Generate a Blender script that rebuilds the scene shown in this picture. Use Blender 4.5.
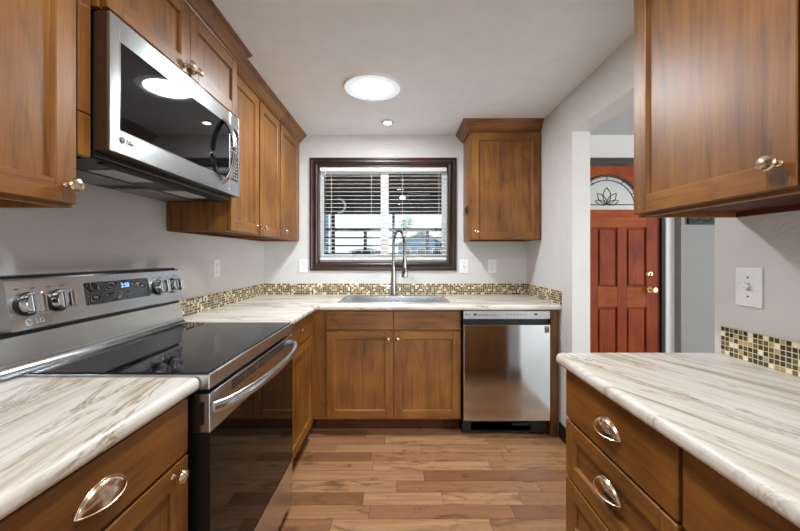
import bpy, bmesh, math, random
from mathutils import Matrix, Vector

random.seed(7)
R = math.radians
SC = bpy.context.scene
for o in list(bpy.data.objects):
    bpy.data.objects.remove(o)
COL = SC.collection

# ------------------------------------------------------------------ camera, sky, lights, exposure
cam_d = bpy.data.cameras.new('camera')
cam_d.sensor_width = 36.0
cam_d.lens = 36.0 * 356.0 / 800.0
cam_d.shift_y = -9.5 / 800.0
cam_d.clip_start = 0.02
cam_d.clip_end = 300
cam = bpy.data.objects.new('camera', cam_d)
COL.objects.link(cam)
cam.location = (0, 0, 1.248)
cam.rotation_euler = (R(90), 0, 0)
SC.camera = cam

world = bpy.data.worlds.new('overcast')
SC.world = world
world.use_nodes = True
bg = world.node_tree.nodes['Background']
bg.inputs['Color'].default_value = (0.86, 0.93, 1.0, 1)
bg.inputs['Strength'].default_value = 1.35

SC.view_settings.view_transform = 'Standard'
SC.view_settings.look = 'None'
SC.view_settings.exposure = 0.0
SC.view_settings.gamma = 1.0
SC.view_settings.use_curve_mapping = False

SKYLIGHT_L = 195.0
CAN_L = 30.0


def area(name, loc, rot, sx, sy, power, color=(1, 1, 1)):
    d = bpy.data.lights.new(name, 'AREA')
    d.shape = 'RECTANGLE'
    d.size, d.size_y = sx, sy
    d.energy = power
    d.color = color
    o = bpy.data.objects.new(name, d)
    COL.objects.link(o)
    o.location = loc
    o.rotation_euler = rot
    return o


# fill light added outside the made-up patio door and living room window
area('patio_door_fill', (0.1, -2.95, 1.15), (R(90), 0, 0), 1.7, 2.0, 34, (0.92, 0.97, 1.0))
area('living_room_fill', (5.05, -0.9, 1.35), (R(90), 0, R(90)), 2.2, 1.6, 200, (0.95, 0.98, 1.0))


# ------------------------------------------------------------------ material helpers
def new_mat(name):
    m = bpy.data.materials.new(name)
    m.use_nodes = True
    nt = m.node_tree
    b = nt.nodes['Principled BSDF']
    return m, nt, b


def nd(nt, t, **kw):
    n = nt.nodes.new(t)
    for k, v in kw.items():
        if k.startswith('i_'):
            n.inputs[k[2:]].default_value = v
        else:
            setattr(n, k, v)
    return n


def lk(nt, a, ao, b, bi):
    nt.links.new(a.outputs[ao], b.inputs[bi])


def math_n(nt, op, a, b=None):
    n = nt.nodes.new('ShaderNodeMath')
    n.operation = op
    for i, v in ((0, a), (1, b)):
        if v is None:
            continue
        if isinstance(v, (int, float)):
            n.inputs[i].default_value = v
        else:
            nt.links.new(v, n.inputs[i])
    return n.outputs[0]


def ramp(nt, fac, stops, interp='LINEAR'):
    n = nt.nodes.new('ShaderNodeValToRGB')
    n.color_ramp.interpolation = interp
    el = n.color_ramp.elements
    while len(el) < len(stops):
        el.new(0.5)
    for e, (p, c) in zip(el, stops):
        e.position = p
        e.color = (c[0], c[1], c[2], 1)
    nt.links.new(fac, n.inputs[0])
    return n.outputs[0]


def srgb(r, g, b):
    f = lambda c: (c / 255 / 12.92) if c / 255 <= 0.04045 else ((c / 255 + 0.055) / 1.055) ** 2.4
    return (f(r), f(g), f(b))


def mixc(nt, fac, a, b, blend='MIX'):
    n = nt.nodes.new('ShaderNodeMix')
    n.data_type = 'RGBA'
    n.blend_type = blend
    for idx, v in ((0, fac), (6, a), (7, b)):
        if isinstance(v, (int, float)):
            n.inputs[idx].default_value = v
        elif isinstance(v, tuple):
            n.inputs[idx].default_value = (v[0], v[1], v[2], 1)
        else:
            nt.links.new(v, n.inputs[idx])
    return n.outputs[2]


def coords(nt, scale=(1, 1, 1), rot=(0, 0, 0), shift=True):
    tc = nt.nodes.new('ShaderNodeTexCoord')
    src = tc.outputs['Object']
    if shift:
        oi = nt.nodes.new('ShaderNodeObjectInfo')
        v = nt.nodes.new('ShaderNodeVectorMath')
        v.operation = 'MULTIPLY_ADD'
        cb = nt.nodes.new('ShaderNodeCombineXYZ')
        for i in range(3):
            nt.links.new(oi.outputs['Random'], cb.inputs[i])
        nt.links.new(cb.outputs[0], v.inputs[0])
        v.inputs[1].default_value = (7.3, 11.1, 5.7)
        nt.links.new(src, v.inputs[2])
        src = v.outputs[0]
    m = nt.nodes.new('ShaderNodeMapping')
    m.inputs['Scale'].default_value = scale
    m.inputs['Rotation'].default_value = rot
    nt.links.new(src, m.inputs['Vector'])
    return m.outputs[0]


def noise(nt, vec, scale=1, detail=4, rough=0.55, dist=0):
    n = nt.nodes.new('ShaderNodeTexNoise')
    n.inputs['Scale'].default_value = scale
    n.inputs['Detail'].default_value = detail
    n.inputs['Roughness'].default_value = rough
    n.inputs['Distortion'].default_value = dist
    nt.links.new(vec, n.inputs['Vector'])
    return n.outputs[0]


def bump(nt, b, h, strength=0.2, dist=0.01):
    n = nt.nodes.new('ShaderNodeBump')
    n.inputs['Strength'].default_value = strength
    n.inputs['Distance'].default_value = dist
    nt.links.new(h, n.inputs['Height'])
    nt.links.new(n.outputs[0], b.inputs['Normal'])


def wood(name, axis, dark, mid, light, rough=0.42, coat=0.10, ring=8.0):
    m, nt, b = new_mat(name)
    s = [1.0, 1.0, 1.0]
    a = 'XYZ'.index(axis)
    s1 = [3.0] * 3
    s1[a] = 0.55
    s2 = [46.0] * 3
    s2[a] = 2.2
    big = noise(nt, coords(nt, tuple(s1)), 1.0, 3, 0.5, 0.5)
    fine = noise(nt, coords(nt, tuple(s2)), 1.0, 3, 0.6)
    mott = noise(nt, coords(nt, (4, 4, 4)), 1.0, 2, 0.5)
    rg = math_n(nt, 'FRACT', math_n(nt, 'MULTIPLY', big, ring))
    rg = math_n(nt, 'MULTIPLY', math_n(nt, 'ABSOLUTE', math_n(nt, 'SUBTRACT', rg, 0.5)), 2.0)
    line = math_n(nt, 'SUBTRACT', 1.0, math_n(nt, 'POWER', rg, 5.0))
    s3 = [260.0] * 3
    s3[a] = 9.0
    pore = noise(nt, coords(nt, tuple(s3)), 1.0, 2, 0.6)
    v = math_n(nt, 'ADD', math_n(nt, 'ADD', math_n(nt, 'MULTIPLY', line, 0.10), math_n(nt, 'MULTIPLY', pore, 0.26)),
               math_n(nt, 'ADD', math_n(nt, 'MULTIPLY', fine, 0.34), math_n(nt, 'MULTIPLY', mott, 0.42)))
    c = ramp(nt, v, [(0.37, dark), (0.56, mid), (0.75, light)])
    nt.links.new(c, b.inputs['Base Color'])
    b.inputs['Roughness'].default_value = rough
    b.inputs['Coat Weight'].default_value = coat
    b.inputs['Coat Roughness'].default_value = 0.36
    bump(nt, b, fine, 0.06, 0.002)
    return m


CAB = (srgb(68, 36, 7), srgb(118, 71, 18), srgb(148, 97, 34))
M = {}
M['wood_v'] = wood('stained_wood_upright_grain', 'Z', *CAB)
M['wood_h'] = wood('stained_wood_level_grain', 'X', *CAB)
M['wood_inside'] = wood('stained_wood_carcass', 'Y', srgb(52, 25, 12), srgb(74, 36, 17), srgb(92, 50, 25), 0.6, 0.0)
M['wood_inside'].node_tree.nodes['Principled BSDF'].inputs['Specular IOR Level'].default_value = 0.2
M['trim_dark_v'] = wood('dark_walnut_trim_upright', 'Z', srgb(16, 7, 4), srgb(42, 19, 10), srgb(74, 36, 20), 0.35, 0.2, 9)
M['trim_dark_h'] = wood('dark_walnut_trim_level', 'X', srgb(16, 7, 4), srgb(42, 19, 10), srgb(74, 36, 20), 0.35, 0.2, 9)
M['door_wood_v'] = wood('red_fir_upright', 'Z', srgb(92, 30, 4), srgb(124, 46, 8), srgb(144, 62, 14), 0.5, 0.0)
M['door_wood_v'].node_tree.nodes['Principled BSDF'].inputs['Specular IOR Level'].default_value = 0.2
M['door_wood_h'] = wood('red_fir_level', 'X', srgb(100, 36, 6), srgb(138, 58, 10), srgb(164, 82, 20), 0.5, 0.0)
M['door_wood_h'].node_tree.nodes['Principled BSDF'].inputs['Specular IOR Level'].default_value = 0.2


def plain(name, col, rough=0.5, metal=0.0, bumps=None, coat=0.0, spec=0.5):
    m, nt, b = new_mat(name)
    b.inputs['Base Color'].default_value = (*col, 1)
    b.inputs['Roughness'].default_value = rough
    b.inputs['Metallic'].default_value = metal
    b.inputs['Coat Weight'].default_value = coat
    b.inputs['Specular IOR Level'].default_value = spec
    v = noise(nt, coords(nt, (9, 9, 9)), 1, 2)
    c = mixc(nt, v, tuple(x * 0.94 for x in col), tuple(min(1, x * 1.05) for x in col))
    nt.links.new(c, b.inputs['Base Color'])
    if bumps:
        h = noise(nt, coords(nt, (bumps[0],) * 3), 1, 3, 0.6)
        bump(nt, b, h, bumps[1], bumps[2])
    return m


M['wall'] = plain('orange_peel_wall_paint', srgb(214, 212, 209), 0.55, 0, (70, 0.35, 0.004))
M['wall_shaded'] = plain('shade_toned_hall_paint', srgb(134, 133, 132), 0.6, 0, (70, 0.3, 0.004))  # low light of the hall put into the paint colour
M['ceiling'] = plain('smooth_ceiling_paint', srgb(236, 238, 240), 0.7, 0, (30, 0.1, 0.004))
M['popcorn'] = plain('popcorn_ceiling_texture', srgb(205, 206, 208), 0.9, 0, (130, 0.9, 0.01))
M['white'] = plain('white_vinyl', srgb(236, 236, 236), 0.35)
M['plate'] = plain('white_switch_plastic', srgb(240, 240, 240), 0.25)
M['slot'] = plain('dark_socket_slot', srgb(60, 58, 56), 0.5)
M['black'] = plain('black_plastic', srgb(14, 14, 15), 0.35)
M['black_gap'] = plain('black_rubber_base', srgb(12, 12, 13), 0.6)
M['dark_metal'] = plain('dark_painted_metal', srgb(38, 36, 35), 0.4, 0.6)
M['bronze_side'] = plain('bronze_painted_steel', srgb(88, 66, 50), 0.35, 0.6)
M['nickel'] = plain('brushed_bronze_nickel', srgb(214, 186, 158), 0.2, 1.0)
M['faucet_steel'] = plain('brushed_faucet_steel', srgb(150, 148, 146), 0.22, 1.0)
M['chrome'] = plain('polished_steel', srgb(205, 205, 205), 0.12, 1.0)
M['brass'] = plain('satin_brass', srgb(214, 178, 130), 0.22, 1.0)
M['grey_mark'] = plain('dark_grey_print', srgb(52, 52, 54), 0.5)
M['light_mark'] = plain('light_grey_print', srgb(180, 180, 182), 0.5)
M['carpet'] = plain('pale_carpet', srgb(226, 224, 220), 0.95, 0, (200, 0.5, 0.004))
M['siding'] = plain('blue_house_siding', srgb(92, 150, 190), 0.7)
M['roof'] = plain('pale_roof_shingle', srgb(208, 210, 210), 0.8, 0, (20, 0.5, 0.01))
M['concrete'] = plain('patio_concrete', srgb(170, 168, 164), 0.8)
M['porch'] = wood('porch_ceiling_boards', 'X', srgb(58, 40, 30), srgb(92, 70, 56), srgb(118, 94, 76), 0.7, 0)
M['fence_black'] = plain('black_fence_paint', srgb(18, 18, 20), 0.5)
M['lawn'] = plain('lawn_green', srgb(92, 120, 58), 0.9, 0, (60, 0.6, 0.02))
M['leaf'] = plain('leaf_green', srgb(120, 158, 62), 0.7)
M['bark'] = plain('tree_bark', srgb(90, 72, 56), 0.9)


def steel(name, axis, col=(0.62, 0.64, 0.665), r0=0.19, r1=0.30, arot=0.25):
    m, nt, b = new_mat(name)
    s = [220.0] * 3
    s['XYZ'.index(axis)] = 2.0
    f = noise(nt, coords(nt, tuple(s)), 1, 3, 0.6)
    r = math_n(nt, 'ADD', math_n(nt, 'MULTIPLY', f, r1 - r0), r0)
    nt.links.new(r, b.inputs['Roughness'])
    c = mixc(nt, f, tuple(x * 0.92 for x in col), tuple(x * 1.06 for x in col))
    nt.links.new(c, b.inputs['Base Color'])
    b.inputs['Metallic'].default_value = 1.0
    b.inputs['Anisotropic'].default_value = 0.8
    b.inputs['Anisotropic Rotation'].default_value = arot
    tg = nt.nodes.new('ShaderNodeTangent')
    tg.direction_type = 'RADIAL'
    tg.axis = 'Z'
    nt.links.new(tg.outputs[0], b.inputs['Tangent'])
    bump(nt, b, f, 0.012, 0.001)
    return m


M['steel_h'] = steel('brushed_stainless_level', 'X')
M['steel_v'] = steel('brushed_stainless_upright', 'Z', (0.60, 0.625, 0.65), 0.09, 0.14)
M['console'] = plain('satin_silver_strip', srgb(186, 187, 188), 0.35, 0.55)
M['casing'] = plain('painted_casing', srgb(206, 205, 203), 0.45)
M['steel_sink'] = steel('sink_stainless', 'X', (0.74, 0.76, 0.78), 0.16, 0.26)


def glossy_black(name, col, rough, spec=0.4):
    m, nt, b = new_mat(name)
    v = noise(nt, coords(nt, (6, 6, 6)), 1, 2)
    nt.links.new(math_n(nt, 'ADD', math_n(nt, 'MULTIPLY', v, 0.01), rough), b.inputs['Roughness'])
    b.inputs['Base Color'].default_value = (*col, 1)
    b.inputs['Specular IOR Level'].default_value = spec
    return m


M['glass_black'] = glossy_black('black_ceramic_glass', (0.006, 0.006, 0.007), 0.03)
M['glass_oven'] = glossy_black('tinted_oven_glass', (0.006, 0.005, 0.005), 0.03, 0.22)


def display_mat():
    m, nt, b = new_mat('wavy_lined_display_glass')  # grey wavy lines drawn over near-black glass
    v = noise(nt, coords(nt, (9, 9, 16), shift=False), 1, 1, 0.4, 0.3)
    w = math_n(nt, 'FRACT', math_n(nt, 'MULTIPLY', v, 24))
    c = ramp(nt, w, [(0.0, (0.012, 0.012, 0.014)), (0.66, (0.012, 0.012, 0.014)), (0.8, (0.2, 0.2, 0.2)), (0.95, (0.012, 0.012, 0.014))])
    nt.links.new(c, b.inputs['Base Color'])
    b.inputs['Roughness'].default_value = 0.12
    return m


M['display'] = display_mat()


def emit(name, col, s):
    m, nt, b = new_mat(name)
    v = noise(nt, coords(nt, (3, 3, 3)), 1, 1)
    c = mixc(nt, v, tuple(x * 0.98 for x in col), col)
    nt.links.new(c, b.inputs['Emission Color'])
    b.inputs['Base Color'].default_value = (*col, 1)
    b.inputs['Emission Strength'].default_value = s
    return m


M['skylight_lens'] = emit('skylight_diffuser', (0.90, 0.965, 1.0), SKYLIGHT_L)
M['skylight_edge'] = emit('skylight_outer_diffuser', (0.78, 0.88, 0.96), 0.5)
M['can_lens'] = emit('downlight_lamp', (1.0, 0.95, 0.86), CAN_L)
M['digits'] = emit('blue_clock_digits', (0.25, 0.4, 1.0), 2.2)
M['fan_lamp'] = emit('fan_lamp_glow', (1.0, 0.8, 0.4), 4.0)


def glass_mat(name, tint=(1, 1, 1), refl=0.08):
    m, nt, b = new_mat(name)
    nt.nodes.remove(b)
    out = nt.nodes['Material Output']
    t = nd(nt, 'ShaderNodeBsdfTransparent')
    t.inputs[0].default_value = (*tint, 1)
    g = nd(nt, 'ShaderNodeBsdfGlossy')
    g.inputs['Roughness'].default_value = 0.01
    fr = nd(nt, 'ShaderNodeFresnel')
    fr.inputs['IOR'].default_value = 1.45
    mx = nd(nt, 'ShaderNodeMixShader')
    lk(nt, fr, 0, mx, 0)
    lk(nt, t, 0, mx, 1)
    lk(nt, g, 0, mx, 2)
    lk(nt, mx, 0, out, 0)
    return m


M['pane'] = glass_mat('clear_window_glass', (0.97, 0.985, 0.98))


def frosted():
    m, nt, b = new_mat('frosted_leaded_glass')
    v = noise(nt, coords(nt, (80, 80, 80)), 1, 2)
    c = mixc(nt, v, srgb(214, 214, 206), srgb(240, 240, 234))
    nt.links.new(c, b.inputs['Base Color'])
    b.inputs['Roughness'].default_value = 0.2
    b.inputs['Transmission Weight'].default_value = 0.35
    bump(nt, b, v, 0.3, 0.002)
    return m


M['frosted'] = frosted()


def rot_scale(nt, vec, ang, scale):
    a = nt.nodes.new('ShaderNodeMapping')
    a.inputs['Rotation'].default_value = (0, 0, -ang)
    nt.links.new(vec, a.inputs['Vector'])
    b = nt.nodes.new('ShaderNodeMapping')
    b.inputs['Scale'].default_value = scale
    nt.links.new(a.outputs[0], b.inputs['Vector'])
    return b.outputs[0]


def laminate(name, ang):
    m, nt, b = new_mat(name)
    p = coords(nt)
    v1 = rot_scale(nt, p, ang, (1.5, 17.0, 5.0))
    v2 = rot_scale(nt, p, ang, (1.6, 10.0, 5.0))
    v3 = rot_scale(nt, p, ang, (2.2, 6.0, 5.0))
    v4 = rot_scale(nt, p, ang, (5.0, 75.0, 20.0))
    band = noise(nt, v1, 1, 5, 0.6, 0.7)
    c = ramp(nt, band, [(0.28, srgb(158, 136, 110)), (0.37, srgb(196, 182, 162)), (0.46, srgb(220, 213, 202)), (0.7, srgb(232, 228, 220))])
    st = noise(nt, v4, 1, 4, 0.6, 0.4)
    c = mixc(nt, ramp(nt, st, [(0.34, (0.3, 0.3, 0.3)), (0.5, (0, 0, 0))]), c, srgb(164, 144, 118))
    n2 = noise(nt, v2, 1, 7, 0.66, 0.9)
    ridge = math_n(nt, 'ABSOLUTE', math_n(nt, 'SUBTRACT', n2, 0.53))
    gate = noise(nt, v3, 1, 2, 0.5)
    vein = ramp(nt, ridge, [(0.0, (1, 1, 1)), (0.010, (0.55, 0.55, 0.55)), (0.028, (0, 0, 0))])
    g2 = ramp(nt, gate, [(0.40, (0, 0, 0)), (0.55, (1, 1, 1))])
    f = math_n(nt, 'MULTIPLY', math_n(nt, 'MULTIPLY', vein, g2), 0.85)
    c = mixc(nt, f, c, srgb(140, 108, 74))
    nt.links.new(c, b.inputs['Base Color'])
    b.inputs['Roughness'].default_value = 0.25
    b.inputs['Specular IOR Level'].default_value = 0.45
    return m


M['counter_x'] = laminate('marble_laminate_along_wall', R(3))
M['counter_l'] = laminate('marble_laminate_diagonal', R(98))
M['counter_r'] = laminate('marble_laminate_lengthwise', R(-66))


def mosaic(name, axis):
    m, nt, b = new_mat(name)
    P = 0.0158
    tc = nt.nodes.new('ShaderNodeTexCoord')
    sp = nt.nodes.new('ShaderNodeSeparateXYZ')
    nt.links.new(tc.outputs['Object'], sp.inputs[0])
    u = math_n(nt, 'DIVIDE', sp.outputs['XYZ'.index(axis)], P)
    v = math_n(nt, 'DIVIDE', sp.outputs[2], P)
    fu, fv = math_n(nt, 'FLOOR', u), math_n(nt, 'FLOOR', v)
    cb = nt.nodes.new('ShaderNodeCombineXYZ')
    nt.links.new(fu, cb.inputs[0])
    nt.links.new(fv, cb.inputs[1])
    wn = nt.nodes.new('ShaderNodeTexWhiteNoise')
    wn.noise_dimensions = '2D'
    nt.links.new(cb.outputs[0], wn.inputs['Vector'])
    tile = ramp(nt, wn.outputs['Value'], [(0.0, srgb(14, 12, 8)), (0.27, srgb(58, 40, 20)), (0.46, srgb(112, 90, 56)),
                                          (0.57, srgb(88, 78, 54)), (0.68, srgb(176, 152, 112)), (0.87, srgb(236, 228, 208))], 'CONSTANT')
    sw = noise(nt, coords(nt, (160, 160, 160), shift=False), 1, 2)
    tile = mixc(nt, math_n(nt, 'MULTIPLY', sw, 0.15), tile, srgb(205, 186, 140))

    def edge(x):
        f = math_n(nt, 'FRACT', x)
        return math_n(nt, 'MINIMUM', f, math_n(nt, 'SUBTRACT', 1.0, f))
    e = math_n(nt, 'MINIMUM', edge(u), edge(v))
    g = math_n(nt, 'LESS_THAN', e, 0.075)
    c = mixc(nt, g, tile, srgb(214, 198, 166))
    nt.links.new(c, b.inputs['Base Color'])
    nt.links.new(math_n(nt, 'ADD', math_n(nt, 'MULTIPLY', g, 0.5), 0.12), b.inputs['Roughness'])
    h = math_n(nt, 'MINIMUM', math_n(nt, 'MULTIPLY', e, 6.0), 1.0)
    bump(nt, b, h, 0.5, 0.002)
    return m


M['mosaic_x'] = mosaic('glass_mosaic_tile', 'X')


def planks():
    m, nt, b = new_mat('hickory_floor_planks')
    W, L = 0.0955, 0.62
    tc = nt.nodes.new('ShaderNodeTexCoord')
    sp = nt.nodes.new('ShaderNodeSeparateXYZ')
    nt.links.new(tc.outputs['Object'], sp.inputs[0])
    v = math_n(nt, 'DIVIDE', math_n(nt, 'ADD', sp.outputs[1], 0.03), W)
    row = math_n(nt, 'FLOOR', v)
    w1 = nt.nodes.new('ShaderNodeTexWhiteNoise')
    w1.noise_dimensions = '1D'
    nt.links.new(row, w1.inputs['W'])
    w1b = nt.nodes.new('ShaderNodeTexWhiteNoise')
    w1b.noise_dimensions = '1D'
    nt.links.new(math_n(nt, 'ADD', row, 37.7), w1b.inputs['W'])
    ln = math_n(nt, 'ADD', math_n(nt, 'MULTIPLY', w1b.outputs['Value'], 0.45), 0.38)
    u = math_n(nt, 'ADD', math_n(nt, 'DIVIDE', sp.outputs[0], ln), math_n(nt, 'MULTIPLY', w1.outputs['Value'], 9.0))
    colu = math_n(nt, 'FLOOR', u)
    cb = nt.nodes.new('ShaderNodeCombineXYZ')
    nt.links.new(row, cb.inputs[0])
    nt.links.new(colu, cb.inputs[1])
    wn = nt.nodes.new('ShaderNodeTexWhiteNoise')
    wn.noise_dimensions = '2D'
    nt.links.new(cb.outputs[0], wn.inputs['Vector'])
    base = ramp(nt, wn.outputs['Value'], [(0.0, srgb(134, 92, 62)), (0.22, srgb(154, 110, 76)), (0.6, srgb(168, 124, 86)), (1.0, srgb(186, 144, 104))])
    # grain shifted per plank
    cs = nt.nodes.new('ShaderNodeCombineXYZ')
    nt.links.new(math_n(nt, 'ADD', math_n(nt, 'MULTIPLY', sp.outputs[0], 2.2), math_n(nt, 'MULTIPLY', wn.outputs['Value'], 50)), cs.inputs[0])
    nt.links.new(math_n(nt, 'MULTIPLY', sp.outputs[1], 34), cs.inputs[1])
    gr = noise(nt, cs.outputs[0], 1, 5, 0.65, 0.5)
    cs2 = nt.nodes.new('ShaderNodeCombineXYZ')
    nt.links.new(math_n(nt, 'ADD', math_n(nt, 'MULTIPLY', sp.outputs[0], 5), math_n(nt, 'MULTIPLY', wn.outputs['Value'], 90)), cs2.inputs[0])
    nt.links.new(math_n(nt, 'MULTIPLY', sp.outputs[1], 14), cs2.inputs[1])
    blot = noise(nt, cs2.outputs[0], 1, 3, 0.6, 0.8)
    c = mixc(nt, ramp(nt, gr, [(0.36, (0.42, 0.42, 0.42)), (0.6, (0, 0, 0))]), base, srgb(120, 78, 50))
    c = mixc(nt, ramp(nt, blot, [(0.27, (0.75, 0.75, 0.75)), (0.46, (0, 0, 0))]), c, srgb(86, 50, 28))

    def edge(x):
        f = math_n(nt, 'FRACT', x)
        return math_n(nt, 'MINIMUM', f, math_n(nt, 'SUBTRACT', 1.0, f))
    e = math_n(nt, 'MINIMUM', math_n(nt, 'MULTIPLY', edge(v), W), math_n(nt, 'MULTIPLY', edge(u), L))
    g = math_n(nt, 'LESS_THAN', e, 0.0011)
    c = mixc(nt, math_n(nt, 'MULTIPLY', g, 0.8), c, srgb(58, 32, 18))
    nt.links.new(c, b.inputs['Base Color'])
    b.inputs['Roughness'].default_value = 0.34
    b.inputs['Coat Weight'].default_value = 0.15
    b.inputs['Coat Roughness'].default_value = 0.25
    bump(nt, b, math_n(nt, 'SUBTRACT', math_n(nt, 'MULTIPLY', gr, 0.3), g), 0.15, 0.002)
    return m


M['planks'] = planks()


def filter_mat():
    m, nt, b = new_mat('aluminium_grease_mesh')
    v = noise(nt, coords(nt, (400, 400, 400), shift=False), 1, 1)
    c = ramp(nt, v, [(0.4, (0.08, 0.08, 0.08)), (0.6, (0.4, 0.4, 0.4))])
    nt.links.new(c, b.inputs['Base Color'])
    b.inputs['Metallic'].default_value = 0.8
    b.inputs['Roughness'].default_value = 0.4
    return m


M['filter'] = filter_mat()

# ------------------------------------------------------------------ mesh helpers


class MB:
    """collects shapes and links them as one mesh object"""

    def __init__(s):
        s.bm = bmesh.new()

    def _merge(s, tb, mat):
        for f in tb.faces:
            f.material_index = mat
        me = bpy.data.meshes.new('t')
        tb.to_mesh(me)
        tb.free()
        s.bm.from_mesh(me)
        bpy.data.meshes.remove(me)
        return s

    def box(s, x0, x1, y0, y1, z0, z1, bev=0.0, seg=1, mat=0, mtx=None, pred=None):
        x0, x1 = min(x0, x1), max(x0, x1)
        y0, y1 = min(y0, y1), max(y0, y1)
        z0, z1 = min(z0, z1), max(z0, z1)
        tb = bmesh.new()
        bmesh.ops.create_cube(tb, size=1)
        for v in tb.verts:
            v.co = Vector(((x0 + x1) / 2 + v.co.x * (x1 - x0), (y0 + y1) / 2 + v.co.y * (y1 - y0), (z0 + z1) / 2 + v.co.z * (z1 - z0)))
        if bev > 0:
            es = [e for e in tb.edges if pred is None or pred((e.verts[0].co + e.verts[1].co) / 2)]
            bmesh.ops.bevel(tb, geom=es, offset=bev, segments=seg, profile=0.5, affect='EDGES')
        if mtx:
            bmesh.ops.transform(tb, matrix=mtx, verts=tb.verts)
        return s._merge(tb, mat)

    def lathe(s, prof, origin, axis=(0, 0, 1), n=24, mat=0, sx=1.0, sy=1.0):
        """prof: (radius, height) along the axis"""
        tb = bmesh.new()
        rows = []
        for r, h in prof:
            if r < 1e-6:
                rows.append([tb.verts.new((0, 0, h))])
            else:
                rows.append([tb.verts.new((r * sx * math.cos(2 * math.pi * i / n), r * sy * math.sin(2 * math.pi * i / n), h)) for i in range(n)])
        for a, b in zip(rows[:-1], rows[1:]):
            for i in range(n):
                j = (i + 1) % n
                if len(a) == 1 and len(b) == 1:
                    continue
                if len(a) == 1:
                    tb.faces.new((a[0], b[i], b[j]))
                elif len(b) == 1:
                    tb.faces.new((a[i], a[j], b[0]))
                else:
                    tb.faces.new((a[i], a[j], b[j], b[i]))
        closed = len(prof) > 2 and prof[0] == prof[-1]
        if len(rows[0]) > 1 and not closed:
            tb.faces.new(list(reversed(rows[0])))
        if len(rows[-1]) > 1 and not closed:
            tb.faces.new(rows[-1])
        if closed:
            bmesh.ops.remove_doubles(tb, verts=tb.verts, dist=1e-7)
        ax = Vector(axis).normalized()
        up = Vector((0, 0, 1))
        if abs(ax.z) > 0.999:
            q = Matrix.Identity(4) if ax.z > 0 else Matrix.Rotation(math.pi, 4, 'X')
        else:
            xa = up.cross(ax).normalized()
            ya = ax.cross(xa).normalized()
            q = Matrix((xa, ya, ax)).transposed().to_4x4()
        bmesh.ops.transform(tb, matrix=Matrix.Translation(origin) @ q, verts=tb.verts)
        bmesh.ops.recalc_face_normals(tb, faces=tb.faces)
        return s._merge(tb, mat)

    def cyl(s, p0, p1, r, n=16, mat=0, r1=None):
        p0, p1 = Vector(p0), Vector(p1)
        d = p1 - p0
        return s.lathe([(r, 0), (r if r1 is None else r1, d.length)], p0, d, n, mat)

    def tube(s, pts, r, n=10, mat=0, sx=None):
        """tube along points; r a number or list; sx: (a,b) cross-section scale in the side / up frame"""
        tb = bmesh.new()
        pts = [Vector(p) for p in pts]
        rs = r if isinstance(r, (list, tuple)) else [r] * len(pts)
        rows = []
        ref = Vector((0, 0, 1))
        d0 = (pts[1] - pts[0]).normalized()
        if abs(d0.dot(ref)) > 0.9:
            ref = Vector((1, 0, 0))
        for i, p in enumerate(pts):
            a = pts[max(0, i - 1)]
            b = pts[min(len(pts) - 1, i + 1)]
            d = (b - a).normalized()
            u = ref - d * ref.dot(d)
            u.normalize()
            w = d.cross(u)
            if sx is None:
                ref = u
            ka, kb = (1, 1) if sx is None else sx
            rows.append([tb.verts.new(p + (u * math.cos(2 * math.pi * k / n) * kb + w * math.sin(2 * math.pi * k / n) * ka) * rs[i]) for k in range(n)])
        for a, b in zip(rows[:-1], rows[1:]):
            for i in range(n):
                j = (i + 1) % n
                tb.faces.new((a[i], a[j], b[j], b[i]))
        tb.faces.new(list(reversed(rows[0])))
        tb.faces.new(rows[-1])
        bmesh.ops.recalc_face_normals(tb, faces=tb.faces)
        return s._merge(tb, mat)

    def prism(s, poly, a0, a1, mapf, mat=0, bev=0, seg=2):
        """poly 2-D outline, extruded from a0 to a1; mapf(u, v, a) -> xyz"""
        tb = bmesh.new()
        A = [tb.verts.new(mapf(u, v, a0)) for u, v in poly]
        B = [tb.verts.new(mapf(u, v, a1)) for u, v in poly]
        n = len(poly)
        tb.faces.new(A)
        tb.faces.new(list(reversed(B)))
        for i in range(n):
            j = (i + 1) % n
            tb.faces.new((A[i], B[i], B[j], A[j]))
        bmesh.ops.recalc_face_normals(tb, faces=tb.faces)
        if bev:
            bmesh.ops.bevel(tb, geom=list(tb.edges), offset=bev, segments=seg, profile=0.5, affect='EDGES')
        return s._merge(tb, mat)

    def sweep(s, path, prof, mapf, closed=False, mats=None):
        """profile (out, w) swept along a mitred 2-D path; out is to the right of travel; mats: one slot per segment"""
        tb = bmesh.new()
        n = len(path)
        P = [Vector(p) for p in path]
        rows = []
        for i in range(n):
            def nrm(a, b):
                d = (b - a).normalized()
                return Vector((d.y, -d.x))
            if closed or 0 < i < n - 1:
                n1 = nrm(P[(i - 1) % n], P[i])
                n2 = nrm(P[i], P[(i + 1) % n])
                m = (n1 + n2) / (1 + n1.dot(n2))
            elif i == 0:
                m = nrm(P[0], P[1])
            else:
                m = nrm(P[n - 2], P[n - 1])
            rows.append([tb.verts.new(mapf(P[i].x + m.x * o, P[i].y + m.y * o, w)) for o, w in prof])
        k = len(prof)
        segs = n if closed else n - 1
        fm = []
        for i in range(segs):
            a, b = rows[i], rows[(i + 1) % n]
            for j in range(k):
                jj = (j + 1) % k
                f = tb.faces.new((a[j], a[jj], b[jj], b[j]))
                f.material_index = mats[i] if mats else 0
        if not closed:
            tb.faces.new(rows[0])
            tb.faces.new(list(reversed(rows[-1])))
        bmesh.ops.recalc_face_normals(tb, faces=tb.faces)
        me = bpy.data.meshes.new('t')
        tb.to_mesh(me)
        tb.free()
        s.bm.from_mesh(me)
        bpy.data.meshes.remove(me)
        return s

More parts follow.
